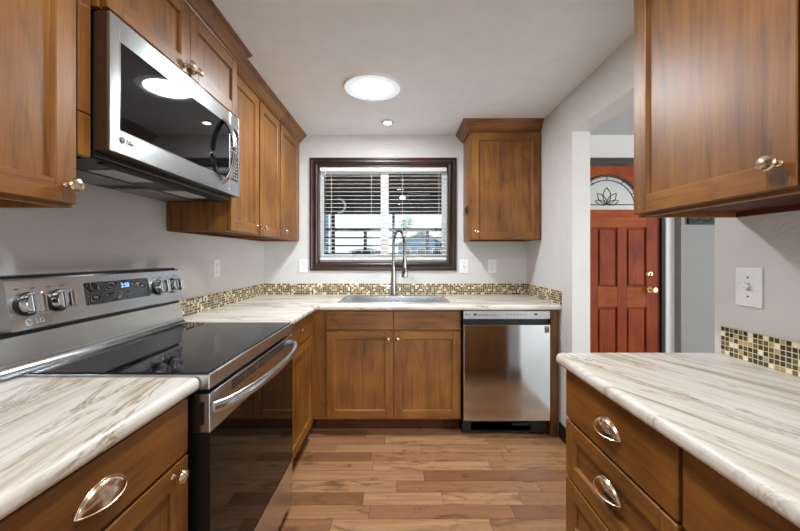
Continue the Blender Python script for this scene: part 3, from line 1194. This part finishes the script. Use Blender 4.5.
# ------------------------------------------------------------------ countertops
def counter(name, label, xs, ys, inc, mat, lip, origin, z0=0.876, z1=CT, corner=None):
    tb = bmesh.new()
    vt, vb = {}, {}

    def V(d, i, j, z):
        if (i, j) not in d:
            d[(i, j)] = tb.verts.new((xs[i], ys[j], z))
        return d[(i, j)]
    cells = set(inc)
    for (i, j) in cells:
        tb.faces.new((V(vt, i, j, z1), V(vt, i + 1, j, z1), V(vt, i + 1, j + 1, z1), V(vt, i, j + 1, z1)))
        tb.faces.new((V(vb, i, j, z0), V(vb, i, j + 1, z0), V(vb, i + 1, j + 1, z0), V(vb, i + 1, j, z0)))
        for (di, dj, a, b) in ((-1, 0, (i, j + 1), (i, j)), (1, 0, (i + 1, j), (i + 1, j + 1)), (0, -1, (i, j), (i + 1, j)), (0, 1, (i + 1, j + 1), (i, j + 1))):
            if (i + di, j + dj) not in cells:
                tb.faces.new((V(vt, *a, z1), V(vb, *a, z0), V(vb, *b, z0), V(vt, *b, z1)))
    bmesh.ops.recalc_face_normals(tb, faces=tb.faces)
    if corner:
        es = [e for e in tb.edges if all(abs(v.co.x - corner[0]) < 1e-5 and abs(v.co.y - corner[1]) < 1e-5 for v in e.verts)]
        bmesh.ops.bevel(tb, geom=es, offset=0.03, segments=5, profile=0.5, affect='EDGES')
    es = []
    for e in tb.edges:
        mid = (e.verts[0].co + e.verts[1].co) / 2
        if abs(e.verts[0].co.z - e.verts[1].co.z) < 1e-6 and lip(mid) and len(e.link_faces) == 2 and e.calc_face_angle(0) > 0.5:
            es.append(e)
    bmesh.ops.bevel(tb, geom=es, offset=0.0155, segments=5, profile=0.5, affect='EDGES')
    m = MB()
    m._merge(tb, 0)
    m.bm.transform(Matrix.Translation((-origin[0], -origin[1], -origin[2])))
    o = m.build(name, mat, None, True, 50)
    o.location = origin
    return tag(o, label, 'countertop')


counter('countertop', 'marble patterned counter section at near left, in front of the range', [XL, -0.552], [-0.25, 0.979], [(0, 0)], 'counter_l',
        lambda p: p.x > -0.56, (-0.85, 0.4, 0.876))
SX0, SX1, SY0, SY1 = -0.43, 0.345, 2.545, 3.0
xs = [XL, -0.567, SX0, SX1, 1.100]
ys = [1.759, 2.43, SY0, SY1, YB]
inc = [(0, j) for j in range(4)] + [(i, j) for i in (1, 2, 3) for j in (1, 2, 3) if not (i == 2 and j == 2)]
counter('countertop', 'long marble patterned counter holding the sink, turning the corner to the range', xs, ys, inc, 'counter_x',
        lambda p: (abs(p.x + 0.567) < 1e-4 and p.y < 2.44) or (abs(p.y - 2.43) < 1e-4 and p.x > -0.567), (0.0, 2.8, 0.876))
counter('countertop', 'marble patterned counter on the right side below the light switch', [0.535, XR - 0.001], [-0.02, 1.243], [(0, 0)], 'counter_r',
        lambda p: p.x < 0.57 or p.y > 1.21, (0.8, 0.6, 0.876), corner=(0.535, 1.243))


# backsplashes: one mosaic strip on each wall
def splash(label, loc, rotz, w):
    m = MB()
    m.box(0, w, 0, 0.008, 0, 0.0948, 0.001)
    o = m.build('tile_backsplash', 'mosaic_x', None, False)
    o.location = loc
    o.rotation_euler = (0, 0, rotz)
    return tag(o, label, 'backsplash', 'mosaic tile strips')


splash('mosaic tile strip along the left wall behind the range corner', (XL + 0.0085, 1.68, CT + 0.0005), R(90), 1.41)
splash('mosaic tile strip along the back wall behind the sink', (XL + 0.010, YB - 0.0085, CT + 0.0005), 0, XR - XL - 0.022)
splash('short mosaic tile strip on the stub wall right of the dishwasher', (XR - 0.0085, YB - 0.009, CT + 0.0005), R(-90), 0.66)
splash('mosaic tile strip on the right wall below the light switch', (XR - 0.0085, 1.217, CT + 0.0005), R(-90), 1.2)

# ------------------------------------------------------------------ sink and faucet
sk = thing('kitchen_sink', 'stainless steel drop-in sink under the window', 'sink', (-0.042, 2.77, CT))
rim = MB()
ox0, ox1, oy0, oy1 = -0.446, 0.361, 2.530, 3.014
bx0_, bx1_, by0_, by1_ = -0.412, 0.327, 2.562, 2.925
zt = CT + 0.005
rim.box(ox0, ox1, oy0, by0_, CT + 0.0006, zt, 0.002, 2)
rim.box(ox0, ox1, by1_, oy1, CT + 0.0006, zt, 0.002, 2)
rim.box(ox0, bx0_, by0_, by1_, CT + 0.0006, zt, 0.002, 2)
rim.box(bx1_, ox1, by0_, by1_, CT + 0.0006, zt, 0.002, 2)
rim.build('rim', 'steel_sink', sk)
bo = MB()
t_ = 0.0015
zbm = CT - 0.19
bo.box(bx0_ - t_, bx0_, by0_ - t_, by1_ + t_, zbm, zt - 0.001)
bo.box(bx1_, bx1_ + t_, by0_ - t_, by1_ + t_, zbm, zt - 0.001)
bo.box(bx0_, bx1_, by0_ - t_, by0_, zbm, zt - 0.001)
bo.box(bx0_, bx1_, by1_, by1_ + t_, zbm, zt - 0.001)
bo.box(bx0_ - t_, bx1_ + t_, by0_ - t_, by1_ + t_, zbm - t_, zbm)
bo.build('bowl', 'steel_sink', sk)
MB().lathe([(0.045, 0), (0.045, 0.003), (0.03, 0.004), (0.028, 0.001), (0, 0.001)], (-0.04, 2.76, zbm), (0, 0, 1), 20).build('drain', 'chrome', sk)

fx, fy = -0.056, 2.972
fa = thing('kitchen_faucet', 'tall steel spring faucet with pull-down spray head behind the sink', 'faucet', (fx, fy, zt))
MB().lathe([(0.03, 0), (0.03, 0.006), (0.025, 0.01), (0.0235, 0.05), (0.0235, 0.1), (0.021, 0.107), (0.019, 0.23), (0.016, 0.25), (0.0125, 0.253), (0.0125, 0.30)], (fx, fy, zt + 0.0003), (0, 0, 1), 24).build('base', 'faucet_steel', fa)
# riser and arch: the plane of the arch is turned a little to the right
hx, hy = 0.092, -0.16
arch = []
for i in range(6):
    arch.append((fx, fy, zt + 0.30 + (0.11) * i / 5))
for i in range(1, 17):
    a = math.pi * i / 16
    k = (1 - math.cos(a)) / 2
    arch.append((fx + hx * k, fy + hy * k, zt + 0.41 + 0.125 * math.sin(a)))
for i in range(1, 4):
    arch.append((fx + hx, fy + hy, zt + 0.41 - 0.09 * i / 3))
MB().tube(arch, 0.008, 12).build('spout_hose', 'faucet_steel', fa)
# coil wound round the arch
coil = []
A = [Vector(p) for p in arch]
tot = 70
for i in range(tot * 8 + 1):
    t = i / (tot * 8) * (len(A) - 1)
    k = min(int(t), len(A) - 2)
    p = A[k].lerp(A[k + 1], t - k)
    d = (A[min(k + 1, len(A) - 1)] - A[k]).normalized()
    u = Vector((hy, -hx, 0)).normalized()
    w = d.cross(u)
    an = 2 * math.pi * i / 8
    coil.append(p + (u * math.cos(an) + w * math.sin(an)) * 0.0105)
MB().tube(coil, 0.0018, 5).build('spring', 'faucet_steel', fa)
sh = MB()
sh.lathe([(0.0, 0), (0.024, 0.0), (0.026, 0.01), (0.022, 0.05), (0.018, 0.08), (0.015, 0.16), (0.012, 0.165), (0, 0.165)], (fx + hx, fy + hy, zt + 0.16), (0, 0, 1), 20)
sp_ = sh.build('spray_head', 'faucet_steel', fa)
MB().box(fx + hx - 0.009, fx + hx + 0.009, fy + hy - 0.027, fy + hy - 0.018, zt + 0.19, zt + 0.235, 0.003).build('spray_button', 'black', sp_)
MB().cyl((fx, fy, zt + 0.265), (fx + hx, fy + hy, zt + 0.265), 0.005, 10).lathe([(0.02, 0), (0.02, 0.014)], (fx + hx, fy + hy, zt + 0.258), (0, 0, 1), 16).build('holder_arm', 'faucet_steel', fa)
MB().tube([(fx - 0.02, fy - 0.004, zt + 0.075), (fx - 0.05, fy - 0.006, zt + 0.078), (fx - 0.11, fy - 0.01, zt + 0.085)], [0.011, 0.007, 0.0055], 10).build('lever', 'faucet_steel', fa)

# ------------------------------------------------------------------ dishwasher
dw = thing('dishwasher', 'stainless steel dishwasher under the counter right of the sink', 'dishwasher', (0.731, 2.43, 0))
dx0, dx1, dyf = 0.432, 1.030, 2.43
MB().box(dx0 + 0.004, dx1 - 0.004, dyf + 0.05, 3.05, 0.02, 0.868).build('tub', 'black', dw)
MB().box(dx0, dx1, dyf + 0.06, dyf + 0.11, 0.012, 0.112, 0.003).box(dx0 + 0.06, dx1 - 0.12, dyf + 0.05, dyf + 0.06, 0.03, 0.095, 0.003).box(dx1 - 0.25, dx1 - 0.13, dyf + 0.044, dyf + 0.05, 0.07, 0.09).build('toe_plate', 'black', dw)
dd = MB()
dd.box(dx0 + 0.002, dx1 - 0.002, dyf, dyf + 0.05, 0.121, 0.778, 0.005, 2)
dd.box(dx0 + 0.002, dx1 - 0.002, dyf + 0.046, dyf + 0.0499, 0.772, 0.826, mat=1)  # pocket back coloured black for the shadow in the handle recess
door = dd.build('door', ['steel_v', 'black'], dw)
MB().box(dx0 + 0.002, dx1 - 0.002, dyf + 0.004, dyf + 0.05, 0.8165, 0.872, 0.004, 2).build('control_strip', 'console', door)
MB().box(dx0, dx0 + 0.0015, dyf + 0.005, dyf + 0.05, 0.121, 0.872).build('side_gap_strip', 'black', door)  # black strip standing in for the dark gap beside the door
L0 = Matrix.Translation((-0.731, -2.43, 0))
spots = [(0.503, 0.525, 0.842, 0.855), (0.918, 0.940, 0.844, 0.856)]
spots += [(0.535 + i * 0.019, 0.545 + i * 0.019, 0.842, 0.848) for i in range(7)]
spots += [(0.73 + i * 0.024, 0.740 + i * 0.024, 0.846, 0.851) for i in range(6)]
for a, b, z0, z1 in spots:
    MB().box(a, b, dyf + 0.0030, dyf + 0.0042, z0, z1).build('control_mark', 'grey_mark', door)
emblem(door, 0.452 - 0.731, 0.0036, 0.848, 0.0062, 'grey_mark', 'light_mark', size=0.016)
bg_ = MB()
bg_.box(0.987, 1.018, dyf - 0.0012, dyf - 0.0002, 0.725, 0.768)
bg_.box(0.990, 1.015, dyf - 0.0018, dyf - 0.0012, 0.755, 0.765, mat=1)
bg_.lathe([(0.0105, 0), (0.0105, 0.0008)], (1.0025, dyf - 0.0012, 0.741), (0, -1, 0), 20, 1)
bg_.lathe([(0.007, 0), (0.007, 0.0006)], (1.0025, dyf - 0.0019, 0.741), (0, -1, 0), 20, 0)
bg_.build('badge', ['grey_mark', 'light_mark'], door)

# ------------------------------------------------------------------ range
RY0, RY1 = 0.988, 1.752
rg_ = thing('electric_range', 'stainless steel electric range with black glass cooktop on the left', 'range', (-0.57, RY0, 0), R(90))
MB().box(-1.17, -0.575, RY0, RY1, 0.03, 0.872).box(-1.12, -0.62, RY0 + 0.03, RY1 - 0.03, 0.0, 0.03).build('body', 'black', rg_)
ct = MB()
ct.box(-1.17, -0.527, RY0 - 0.004, RY1 + 0.004, 0.8775, 0.9195, 0.004, 2)
cto = ct.build('cooktop_frame', 'steel_h', rg_)
MB().box(-1.04, -0.537, RY0 + 0.006, RY1 - 0.006, 0.9197, 0.9225, 0.001).build('cooktop_glass', 'glass_black', rg_)
fy_ = lambda u, v, a: (u, a, v)
MB().prism([(-1.172, 0.92), (-1.172, 1.021), (-1.080, 1.021), (-1.074, 0.950), (-1.068, 0.935), (-1.058, 0.926), (-1.046, 0.9235), (-1.046, 0.92)], RY0 - 0.048, RY1 + 0.004, fy_).build('backguard', 'steel_h', rg_)
MB().box(-1.172, -1.088, RY0 - 0.03, RY1, 1.0215, 1.0345).box(-1.174, -1.108, RY0 - 0.002, RY1 + 0.002, 1.1835, 1.190, 0.002).build('backguard_gap', 'black', rg_)
cp = MB()
cp.prism([(-1.172, 1.035), (-1.172, 1.183), (-1.099, 1.183), (-1.094, 1.178), (-1.071, 1.038), (-1.073, 1.035)], RY0 - 0.006, RY1 + 0.006, fy_)
cpo = cp.build('control_panel', 'steel_h', rg_)
# frame of the slanted panel face in the frame of the range: x along the front, y back
sl_ang = math.atan2(1.094 - 1.071, 1.178 - 1.038)


def panel_m(Y, z, off=0.0):
    """matrix on the slanted panel face at world Y and height z; -y points out of the face"""
    t = (z - 1.038) / (1.178 - 1.038)
    X = -1.071 + t * (-1.094 + 1.071)
    lx, ly = Y - RY0, -(X + 0.57)
    return Matrix.Translation((lx, ly, z)) @ Matrix.Rotation(-sl_ang, 4, 'X') @ Matrix.Translation((0, -off, 0))


for Y in (1.033, 1.126, 1.592, 1.688):
    T = panel_m(Y, 1.108)
    k = MB()
    k.lathe([(0.035, 0), (0.035, 0.005), (0.031, 0.008)], (0, 0, 0), (0, -1, 0), 28, 1)
    k.lathe([(0.0300, 0.008), (0.0285, 0.026), (0.026, 0.029), (0, 0.0295)], (0, 0, 0), (0, -1, 0), 28, 0)
    k.bm.transform(T)
    ko = k.build('knob', ['chrome', 'black'], cpo, False)
    g = MB()
    g.box(-0.0085, 0.0085, -0.053, -0.0297, -0.028, 0.028, 0.003, 2)
    g.bm.transform(T)
    g.build('grip', 'chrome', ko, False)
dp = MB()
dp.box(-0.156, 0.156, -0.0012, 0.0, -0.039, 0.039, 0.0004)
dp.bm.transform(panel_m(1.378, 1.115))
dpo = dp.build('display', 'display', cpo, False)
fd_ = MB()
for (a, b, c_, d_) in ((-0.159, 0.159, 0.039, 0.0415), (-0.159, 0.159, -0.0415, -0.039), (-0.159, -0.1565, -0.039, 0.039), (0.1565, 0.159, -0.039, 0.039)):
    fd_.box(a, b, -0.002, 0, c_, d_)
fd_.bm.transform(panel_m(1.378, 1.115))
fd_.build('display_bezel', 'chrome', cpo, False)
text('clock_digits', '2:50', 0.024, panel_m(1.405, 1.133, 0.0016), 'digits', dpo, 0.0003)
emblem(cpo, 0, 0, 0, 0.0105, 'light_mark', 'grey_mark', panel_m(1.030, 1.056, 0.0003), 0.021)
for Y in (1.033, 1.126, 1.592, 1.688):
    for dx in (-0.022, 0.022):
        t2 = MB()
        t2.box(dx - 0.006, dx + 0.006, -0.0006, 0.0, 0.044, 0.047)
        t2.bm.transform(panel_m(Y, 1.108))
        t2.build('dial_mark', 'grey_mark', cpo, False)
# oven door
od = MB()
od.box(-0.574, -0.529, RY0 + 0.002, RY1 - 0.002, 0.755, 0.864, 0.003, 2)
od.box(-0.574, -0.530, RY0 + 0.002, RY1 - 0.002, 0.258, 0.7545, 0.002, mat=1)
odo = od.build('oven_door', ['steel_h', 'black'], rg_)
MB().box(-0.5298, -0.5285, RY0 + 0.003, RY1 - 0.003, 0.260, 0.7535).build('door_glass', 'glass_oven', odo)
cap = MB()
cap.prism([(-0.5595 + 0.0075 * math.cos(R(a)), (0.835 if a < 180 else 0.785) + 0.0075 * math.sin(R(a))) for a in range(0, 360, 20)], RY0 - 0.0005, RY0 + 0.0018, lambda u, v, a: (u + 0.008, a, v))
cap.build('side_recess', 'dark_metal', odo)
ha = []
for i in range(25):
    t = i / 24
    Y = RY0 + 0.012 + t * (RY1 - RY0 - 0.024)
    ha.append((-0.524 + 0.062 * (1 - (2 * t - 1) ** 2) ** 0.6, Y, 0.822))
hb = MB()
hb.tube(ha, 0.016, 12, 0, (0.62, 1.0))
hb.build('handle', 'steel_h', odo)
vs = MB()
for g_ in range(5):
    for r_ in range(3):
        y0 = RY0 + 0.13 + g_ * 0.105
        vs.box(-0.5292, -0.5284, y0, y0 + 0.092, 0.829 + r_ * 0.010, 0.835 + r_ * 0.010)
vs.build('vent_slots', 'black_gap', odo)
dr = MB()
dr.box(-0.574, -0.5285, RY0 + 0.002, RY1 - 0.002, 0.057, 0.2515, 0.003, 2)
dr.build('storage_drawer', 'steel_h', rg_)

# ------------------------------------------------------------------ microwave
MY0, MY1 = 0.989, 1.790
MX = -0.806
mw = thing('microwave_oven', 'stainless steel over-the-range microwave hung above the cooktop', 'microwave', (MX, MY0, 1.525), R(90))
MB().box(-1.186, -0.852, MY0 + 0.003, MY1 - 0.003, 1.527, 1.930, 0.003).build('body', 'black', mw)
dm = MB()
SEAM = 1.688
dm.box(-0.851, MX - 0.006, MY0, SEAM - 0.001, 1.543, 1.931, 0.002, mat=1)
# steel front plate: a ring round the window, rounded outside
pf = [(0, MX - 0.0062), (0, MX - 0.003), (0.003, MX), (0.0385, MX), (0.0385, MX - 0.0062)]


def ring(m, y0, y1, z0, z1, L, Rr, B, T, x0, x1, mat=0, bev=0.003):
    m.box(x0, x1, y0, y0 + L, z0, z1, bev, 2, mat)
    m.box(x0, x1, y1 - Rr, y1, z0, z1, bev, 2, mat)
    m.box(x0, x1, y0 + L, y1 - Rr, z0, z0 + B, bev, 2, mat)
    m.box(x0, x1, y0 + L, y1 - Rr, z1 - T, z1, bev, 2, mat)


ring(dm, MY0, SEAM - 0.001, 1.543, 1.931, 0.036, 0.004, 0.068, 0.066, MX - 0.0062, MX, 0, 0.0015)
dmo = dm.build('door', ['steel_h', 'bronze_side'], mw)
MB().box(MX - 0.006, MX - 0.0012, MY0 + 0.0365, SEAM - 0.0055, 1.6115, 1.8645).build('door_window', 'glass_black', dmo)
bz = MB()
for (y0, y1, z0, z1) in ((MY0 + 0.034, MY0 + 0.038, 1.609, 1.867), (MY0 + 0.038, SEAM - 0.004, 1.609, 1.6125), (MY0 + 0.038, SEAM - 0.004, 1.8635, 1.867)):
    bz.box(MX - 0.002, MX + 0.0008, y0, y1, z0, z1, 0.0005)
bz.build('window_bezel', 'chrome', dmo)
hd = []
for i in range(21):
    t = i / 20
    z = 1.585 + t * 0.285
    hd.append((MX - 0.002 + 0.052 * (1 - (2 * t - 1) ** 2) ** 0.7, 1.632, z))
MB().tube(hd, 0.016, 12, 0, (1.0, 0.62)).build('handle', 'steel_v', dmo)
cpn = MB()
cpn.box(-0.851, MX - 0.006, SEAM, MY1, 1.543, 1.931, 0.002, mat=1)
ring(cpn, SEAM, MY1, 1.543, 1.931, 0.006, 0.016, 0.068, 0.066, MX - 0.0062, MX, 0, 0.0015)
cpo2 = cpn.build('control_panel', ['steel_h', 'bronze_side'], mw)
MB().box(MX - 0.006, MX - 0.001, SEAM + 0.0065, MY1 - 0.0165, 1.6115, 1.8645).build('touch_panel', 'glass_black', cpo2)
mk = MB()
for r_ in range(11):
    for c_ in range(3):
        y0 = SEAM + 0.016 + c_ * 0.024
        mk.box(MX - 0.0012, MX - 0.0006, y0, y0 + 0.012, 1.625 + r_ * 0.016, 1.630 + r_ * 0.016)
mk.build('key_marks', 'light_mark', cpo2)
emblem(dmo, 1.032 - MY0, -0.0004, 1.5835 - 1.525, 0.0095, 'grey_mark', 'light_mark', size=0.021)
bt = MB()
bt.box(-1.18, -0.86, MY0 + 0.006, MY1 - 0.006, 1.521, 1.5265, 0.001)
bto = bt.build('underside_plate', 'dark_metal', mw)
for y0, y1 in ((1.03, 1.34), (1.42, 1.73)):
    g = MB()
    g.box(-1.16, -1.01, y0, y1, 1.5165, 1.5208, 0.001)
    g.build('grease_filter', 'filter', mw)
MB().box(-0.985, -0.90, 1.12, 1.30, 1.5165, 1.5208, 0.002).build('lamp_cover', 'light_mark', mw)
MB().box(-0.985, -0.90, 1.48, 1.66, 1.5165, 1.5208, 0.002).build('lamp_cover', 'light_mark', mw)
vg = MB()
for i in range(6):
    vg.box(-0.885 + i * 0.0045, -0.883 + i * 0.0045, MY0 + 0.05, MY1 - 0.05, 1.5165, 1.5208)
vg.build('vent_grille', 'black', mw)


# ------------------------------------------------------------------ ceiling lights
def disc_light(name, label, cat, x, y, r_out, r_in, mats, rim_w, lens):
    t = thing(name, label, cat, (x, y, ZC))
    m = MB()
    m.lathe([(r_out - rim_w, 0.0), (r_out, 0.0), (r_out, 0.006 + lens), (r_out - rim_w * 0.5, 0.012 + lens), (r_out - rim_w, 0.012 + lens), (r_out - rim_w, 0.0)], (x, y, ZC - 0.0003), (0, 0, -1), 48)
    m.build('trim_ring', mats[0], t)
    m = MB()
    m.lathe([(0, 0.011 + lens), (r_in, 0.011 + lens), (r_in, 0.004 + lens), (0, 0.004 + lens)], (x, y, ZC - 0.0003), (0, 0, -1), 48)
    m.build('diffuser', mats[1], t)
    return t


sk_t = disc_light('tubular_skylight', 'large round glowing skylight in the ceiling', 'skylight', -0.171, 2.216, 0.180, 0.126, ('white', 'skylight_lens'), 0.008, 0.004)
m = MB()
m.lathe([(0.1262, 0.006), (0.1715, 0.004), (0.1715, 0.011), (0.1262, 0.0155), (0.1262, 0.006)], (-0.171, 2.216, ZC - 0.0003), (0, 0, -1), 48)
m.build('outer_diffuser', 'skylight_edge', sk_t)
disc_light('recessed_downlight', 'small round recessed lamp in the ceiling near the window wall', 'ceiling lamp', -0.098, 2.795, 0.050, 0.028, ('chrome', 'can_lens'), 0.02, 0)


def fill_downlight(label, x, y, power):  # extra ceiling lamps out of view, added for fill light
    t = disc_light('recessed_downlight', label, 'ceiling lamp', x, y, 0.075, 0.055, ('white', 'can_lens'), 0.018, 0)
    d = bpy.data.lights.new('fill_beam', 'AREA')
    d.shape = 'DISK'
    d.size = 0.10
    d.energy = power
    d.color = (0.95, 0.98, 1.0)
    o = bpy.data.objects.new('fill_beam', d)
    COL.objects.link(o)
    o.location = (0, 0, -0.0135)
    o.parent = t
    return t


fill_downlight('added recessed fill lamp in the kitchen ceiling, nearest above the camera', 0.0, 0.75, 16)
fill_downlight('added recessed fill lamp in the kitchen ceiling, well behind the camera', 0.0, -0.9, 6)


# ------------------------------------------------------------------ outlets and switches (frame: x right, z up, facing -y)
def outlet(label, loc, rotz, kind, w=0.074, h=0.118, group='wall plates'):
    t = thing('wall_outlet' if kind == 'duplex' else 'light_switch', label, 'outlet' if kind == 'duplex' else 'switch', loc, rotz, group)
    m = MB()
    m.box(-w / 2, w / 2, -0.006, -0.0003, -h / 2, h / 2, 0.0025, 2)
    m.build('cover_plate', 'plate', t, False)
    if kind == 'duplex':
        for s in (-1, 1):
            m = MB()
            zc = s * 0.021
            m.prism([(0.016 * math.cos(R(a)), zc + max(-0.0125, min(0.0125, 0.0165 * math.sin(R(a))))) for a in range(0, 360, 15)], -0.0085, -0.0061, lambda u, v, a: (u, a, v))
            ro = m.build('receptacle', 'plate', t, False)
            m = MB()
            m.box(-0.0075, -0.0055, -0.0088, -0.0083, zc - 0.001, zc + 0.007)
            m.box(0.0055, 0.0075, -0.0088, -0.0083, zc - 0.001, zc + 0.007)
            m.lathe([(0.0025, 0), (0.0025, 0.0004)], (0, -0.0084, zc - 0.007), (0, -1, 0), 10)
            m.build('slots', 'slot', ro, False)
        MB().lathe([(0.003, 0), (0.0025, 0.001)], (0, -0.006, 0), (0, -1, 0), 10).build('screw', 'light_mark', t, False)
    else:
        m = MB()
        m.box(-0.006, 0.006, -0.0065, -0.0058, -0.013, 0.013)
        m.build('toggle_slot', 'light_mark', t, False)
        m = MB()
        m.box(-0.0042, 0.0042, -0.0165, 0, -0.008, 0.006, 0.0015, mtx=Matrix.Translation((0, -0.0055, 0.002)) @ Matrix.Rotation(R(-22), 4, 'X'))
        m.build('toggle', 'plate', t, False)
        for s in (-1, 1):
            MB().lathe([(0.003, 0), (0.0025, 0.001)], (0, -0.006, s * 0.03), (0, -1, 0), 10).build('screw', 'slot', t, False)
    return t


outlet('outlet plate on the left wall, under the cabinets right of the range', (XL, 2.305, 1.17), R(90), 'duplex')
outlet('outlet plate on the back wall just left of the window', (-0.842, YB, 1.162), 0, 'duplex')
outlet('switch plate on the back wall, just right of the window', (0.556, YB, 1.160), 0, 'switch')
outlet('outlet plate on the back wall under the cabinet, second plate right of the window', (0.802, YB, 1.160), 0, 'duplex')
outlet('large light switch plate on the right wall above the marble counter', (XR, 1.125, 1.150), R(-90), 'switch', 0.084, 0.124)

# ------------------------------------------------------------------ outside the window
struct('ground', MB().box(-30, 40, 3.5, 70, -0.3, -0.16), 'lawn')
struct('patio_slab', MB().box(-4, 5, 3.45, 7.4, -0.159, -0.05), 'concrete')
pr = thing('porch_roof', 'dark boarded patio roof outside the kitchen window', 'roof', (0, 5, 2.1))
MB().box(-4, 5, 3.5, 7.3, 2.5, 2.62).build('ceiling_boards', 'porch', pr)
MB().box(-4, 5, 7.05, 7.2, 2.09, 2.5, 0.005).build('beam', 'fence_black', pr)
for x in (-1.34, -0.13, 3.9):
    w2 = 0.04 if x < -1 else (0.025 if x < 0 else 0.05)
    MB().box(x - w2, x + w2, 7.06, 7.06 + 2 * w2, -0.05, 2.0895, 0.004).build('post', 'fence_black', pr)
fe = thing('patio_railing', 'black horizontal rail fence along the edge of the patio', 'railing', (0, 7.3, -0.05))
for x in (-2.6, -0.71, 0.56, 1.9):
    MB().box(x - 0.032, x + 0.032, 7.26, 7.30, -0.16, 1.80, 0.003).build('railing_post', 'fence_black', fe)
for i, z in enumerate((1.78, 1.62, 1.46, 1.30, 1.0, 0.7, 0.4, 0.1)):
    MB().box(-4, 5, 7.231 if i == 0 else 7.245, 7.259, z - (0.034 if i == 0 else 0.014), z + (0.034 if i == 0 else 0.014), 0.002).build('rail', 'fence_black', fe)
fn = thing('ceiling_fan', 'lit ceiling fan hanging under the patio roof', 'fan', (0.04, 5.5, 2.499))
MB().cyl((0.04, 5.5, 2.26), (0.04, 5.5, 2.499), 0.014, 12).lathe([(0.05, 0), (0.06, 0.03), (0.02, 0.05)], (0.04, 5.5, 2.499), (0, 0, -1), 16).build('down_rod', 'dark_metal', fn)
MB().lathe([(0.03, 0.0), (0.09, 0.02), (0.09, 0.07), (0.05, 0.10), (0, 0.1)], (0.04, 5.5, 2.27), (0, 0, -1), 20).build('motor', 'dark_metal', fn)
for a in (10, 82, 154, 226, 298):
    MB().box(0.09, 0.42, -0.045, 0.045, -0.005, 0.005, 0.003, mtx=Matrix.Translation((0.04, 5.5, 2.215)) @ Matrix.Rotation(R(a), 4, 'Z') @ Matrix.Rotation(R(10), 4, 'X')).build('blade', 'fence_black' if a != 10 else 'white', fn)  # the one lit blade is coloured white, the others black
MB().lathe([(0.03, 0), (0.045, 0.015), (0.04, 0.035), (0, 0.05)], (0.04, 5.5, 2.168), (0, 0, -1), 16).build('lamp', 'fan_lamp', fn)
orn = thing('hanging_ornament', 'crescent shaped ornament hanging below the patio roof at left', 'ornament', (-0.9, 5.2, 2.499))
pts = [(-0.9 + 0.10 * math.cos(R(a)), 5.2, 1.98 + 0.10 * math.sin(R(a))) for a in range(-100, 101, 10)]
MB().tube(pts, [0.005 + 0.012 * math.cos(R(a * 0.85)) for a in range(-100, 101, 10)], 8).build('crescent', 'white', orn)
MB().cyl((-0.91, 5.2, 2.08), (-0.91, 5.2, 2.499), 0.002, 6).build('hanging_wire', 'dark_metal', orn)
nw = thing('neighbor_house', 'blue sided house wall close by at the left edge of the window', 'house', (-5.2, 13, -0.16))
MB().box(-7.5, -2.52, 12, 12.6, -0.16, 3.4, 0.02).build('siding', 'siding', nw)
MB().box(-7.7, -2.4, 11.8, 12.8, 3.4, 3.55, 0.02).build('roof', 'roof', nw)


def house(name, label, x0, x1, y, zw, zp, d=8):
    t = thing(name, label, 'house', ((x0 + x1) / 2, y, -0.16))
    xm = (x0 + x1) / 2
    m = MB()
    m.prism([(x0, -0.16), (x1, -0.16), (x1, zw), (xm, zp), (x0, zw)], y, y + d, lambda u, v, a: (u, a, v))
    m.build('siding', 'siding', t)
    m = MB()
    e = 0.5
    k = (zp - zw) / (xm - x0)
    for s in (-1, 1):
        xa = x0 - e if s < 0 else x1 + e
        m.prism([(xa, zw - e * k + 0.02), (xm, zp + 0.02), (xm, zp + 0.24), (xa, zw - e * k + 0.2)], y - 0.4, y + d + 0.4, lambda u, v, a: (u, a, v))
    m.build('roof', 'roof', t)
    for xw in (x0 + 0.9, xm, x1 - 0.9):
        m = MB()
        m.box(xw - 0.5, xw + 0.5, y - 0.06, y - 0.001, 1.0, 2.1)
        wo = m.build('window', 'white', t)
        MB().box(xw - 0.42, xw + 0.42, y - 0.07, y - 0.061, 1.08, 2.02).build('pane', 'black', wo)
    return t


house('neighbor_house', 'blue gabled house seen through the right half of the window', -0.2, 5.0, 40, 2.55, 3.9)
house('neighbor_house', 'blue house far behind the fence in the left half of the window', -7.0, -2.4, 52, 1.9, 2.2)


def tree(label, x, y, zc, r, n, seed):
    rnd = random.Random(seed)
    t = thing('garden_tree', label, 'tree', (x, y, -0.16), 0, 'trees beyond the fence')
    MB().cyl((x, y, -0.16), (x, y, zc), 0.16, 10, 0, 0.06).build('trunk', 'bark', t)
    tb = bmesh.new()
    for i in range(n):
        v = Vector((rnd.gauss(0, 1), rnd.gauss(0, 1), rnd.gauss(0, 1))).normalized() * r * rnd.uniform(0.35, 1)
        p = Vector((x, y, zc)) + v
        d1 = Vector((rnd.uniform(-1, 1), rnd.uniform(-1, 1), rnd.uniform(-1, 1))).normalized()
        d2 = d1.orthogonal().normalized()
        s = r * rnd.uniform(0.06, 0.12)
        a = [tb.verts.new(p + d1 * s), tb.verts.new(p + d2 * s * 0.5), tb.verts.new(p - d1 * s), tb.verts.new(p - d2 * s * 0.5)]
        tb.faces.new(a)
    m = MB()
    m._merge(tb, 0)
    m.build('foliage', 'leaf', t)
    return t


tree('slim green tree above the gable of the blue house', 0.9, 54, 6.0, 1.3, 420, 3)
tree('green tree at the right edge of the window view', 7.2, 54, 4.0, 1.4, 420, 5)
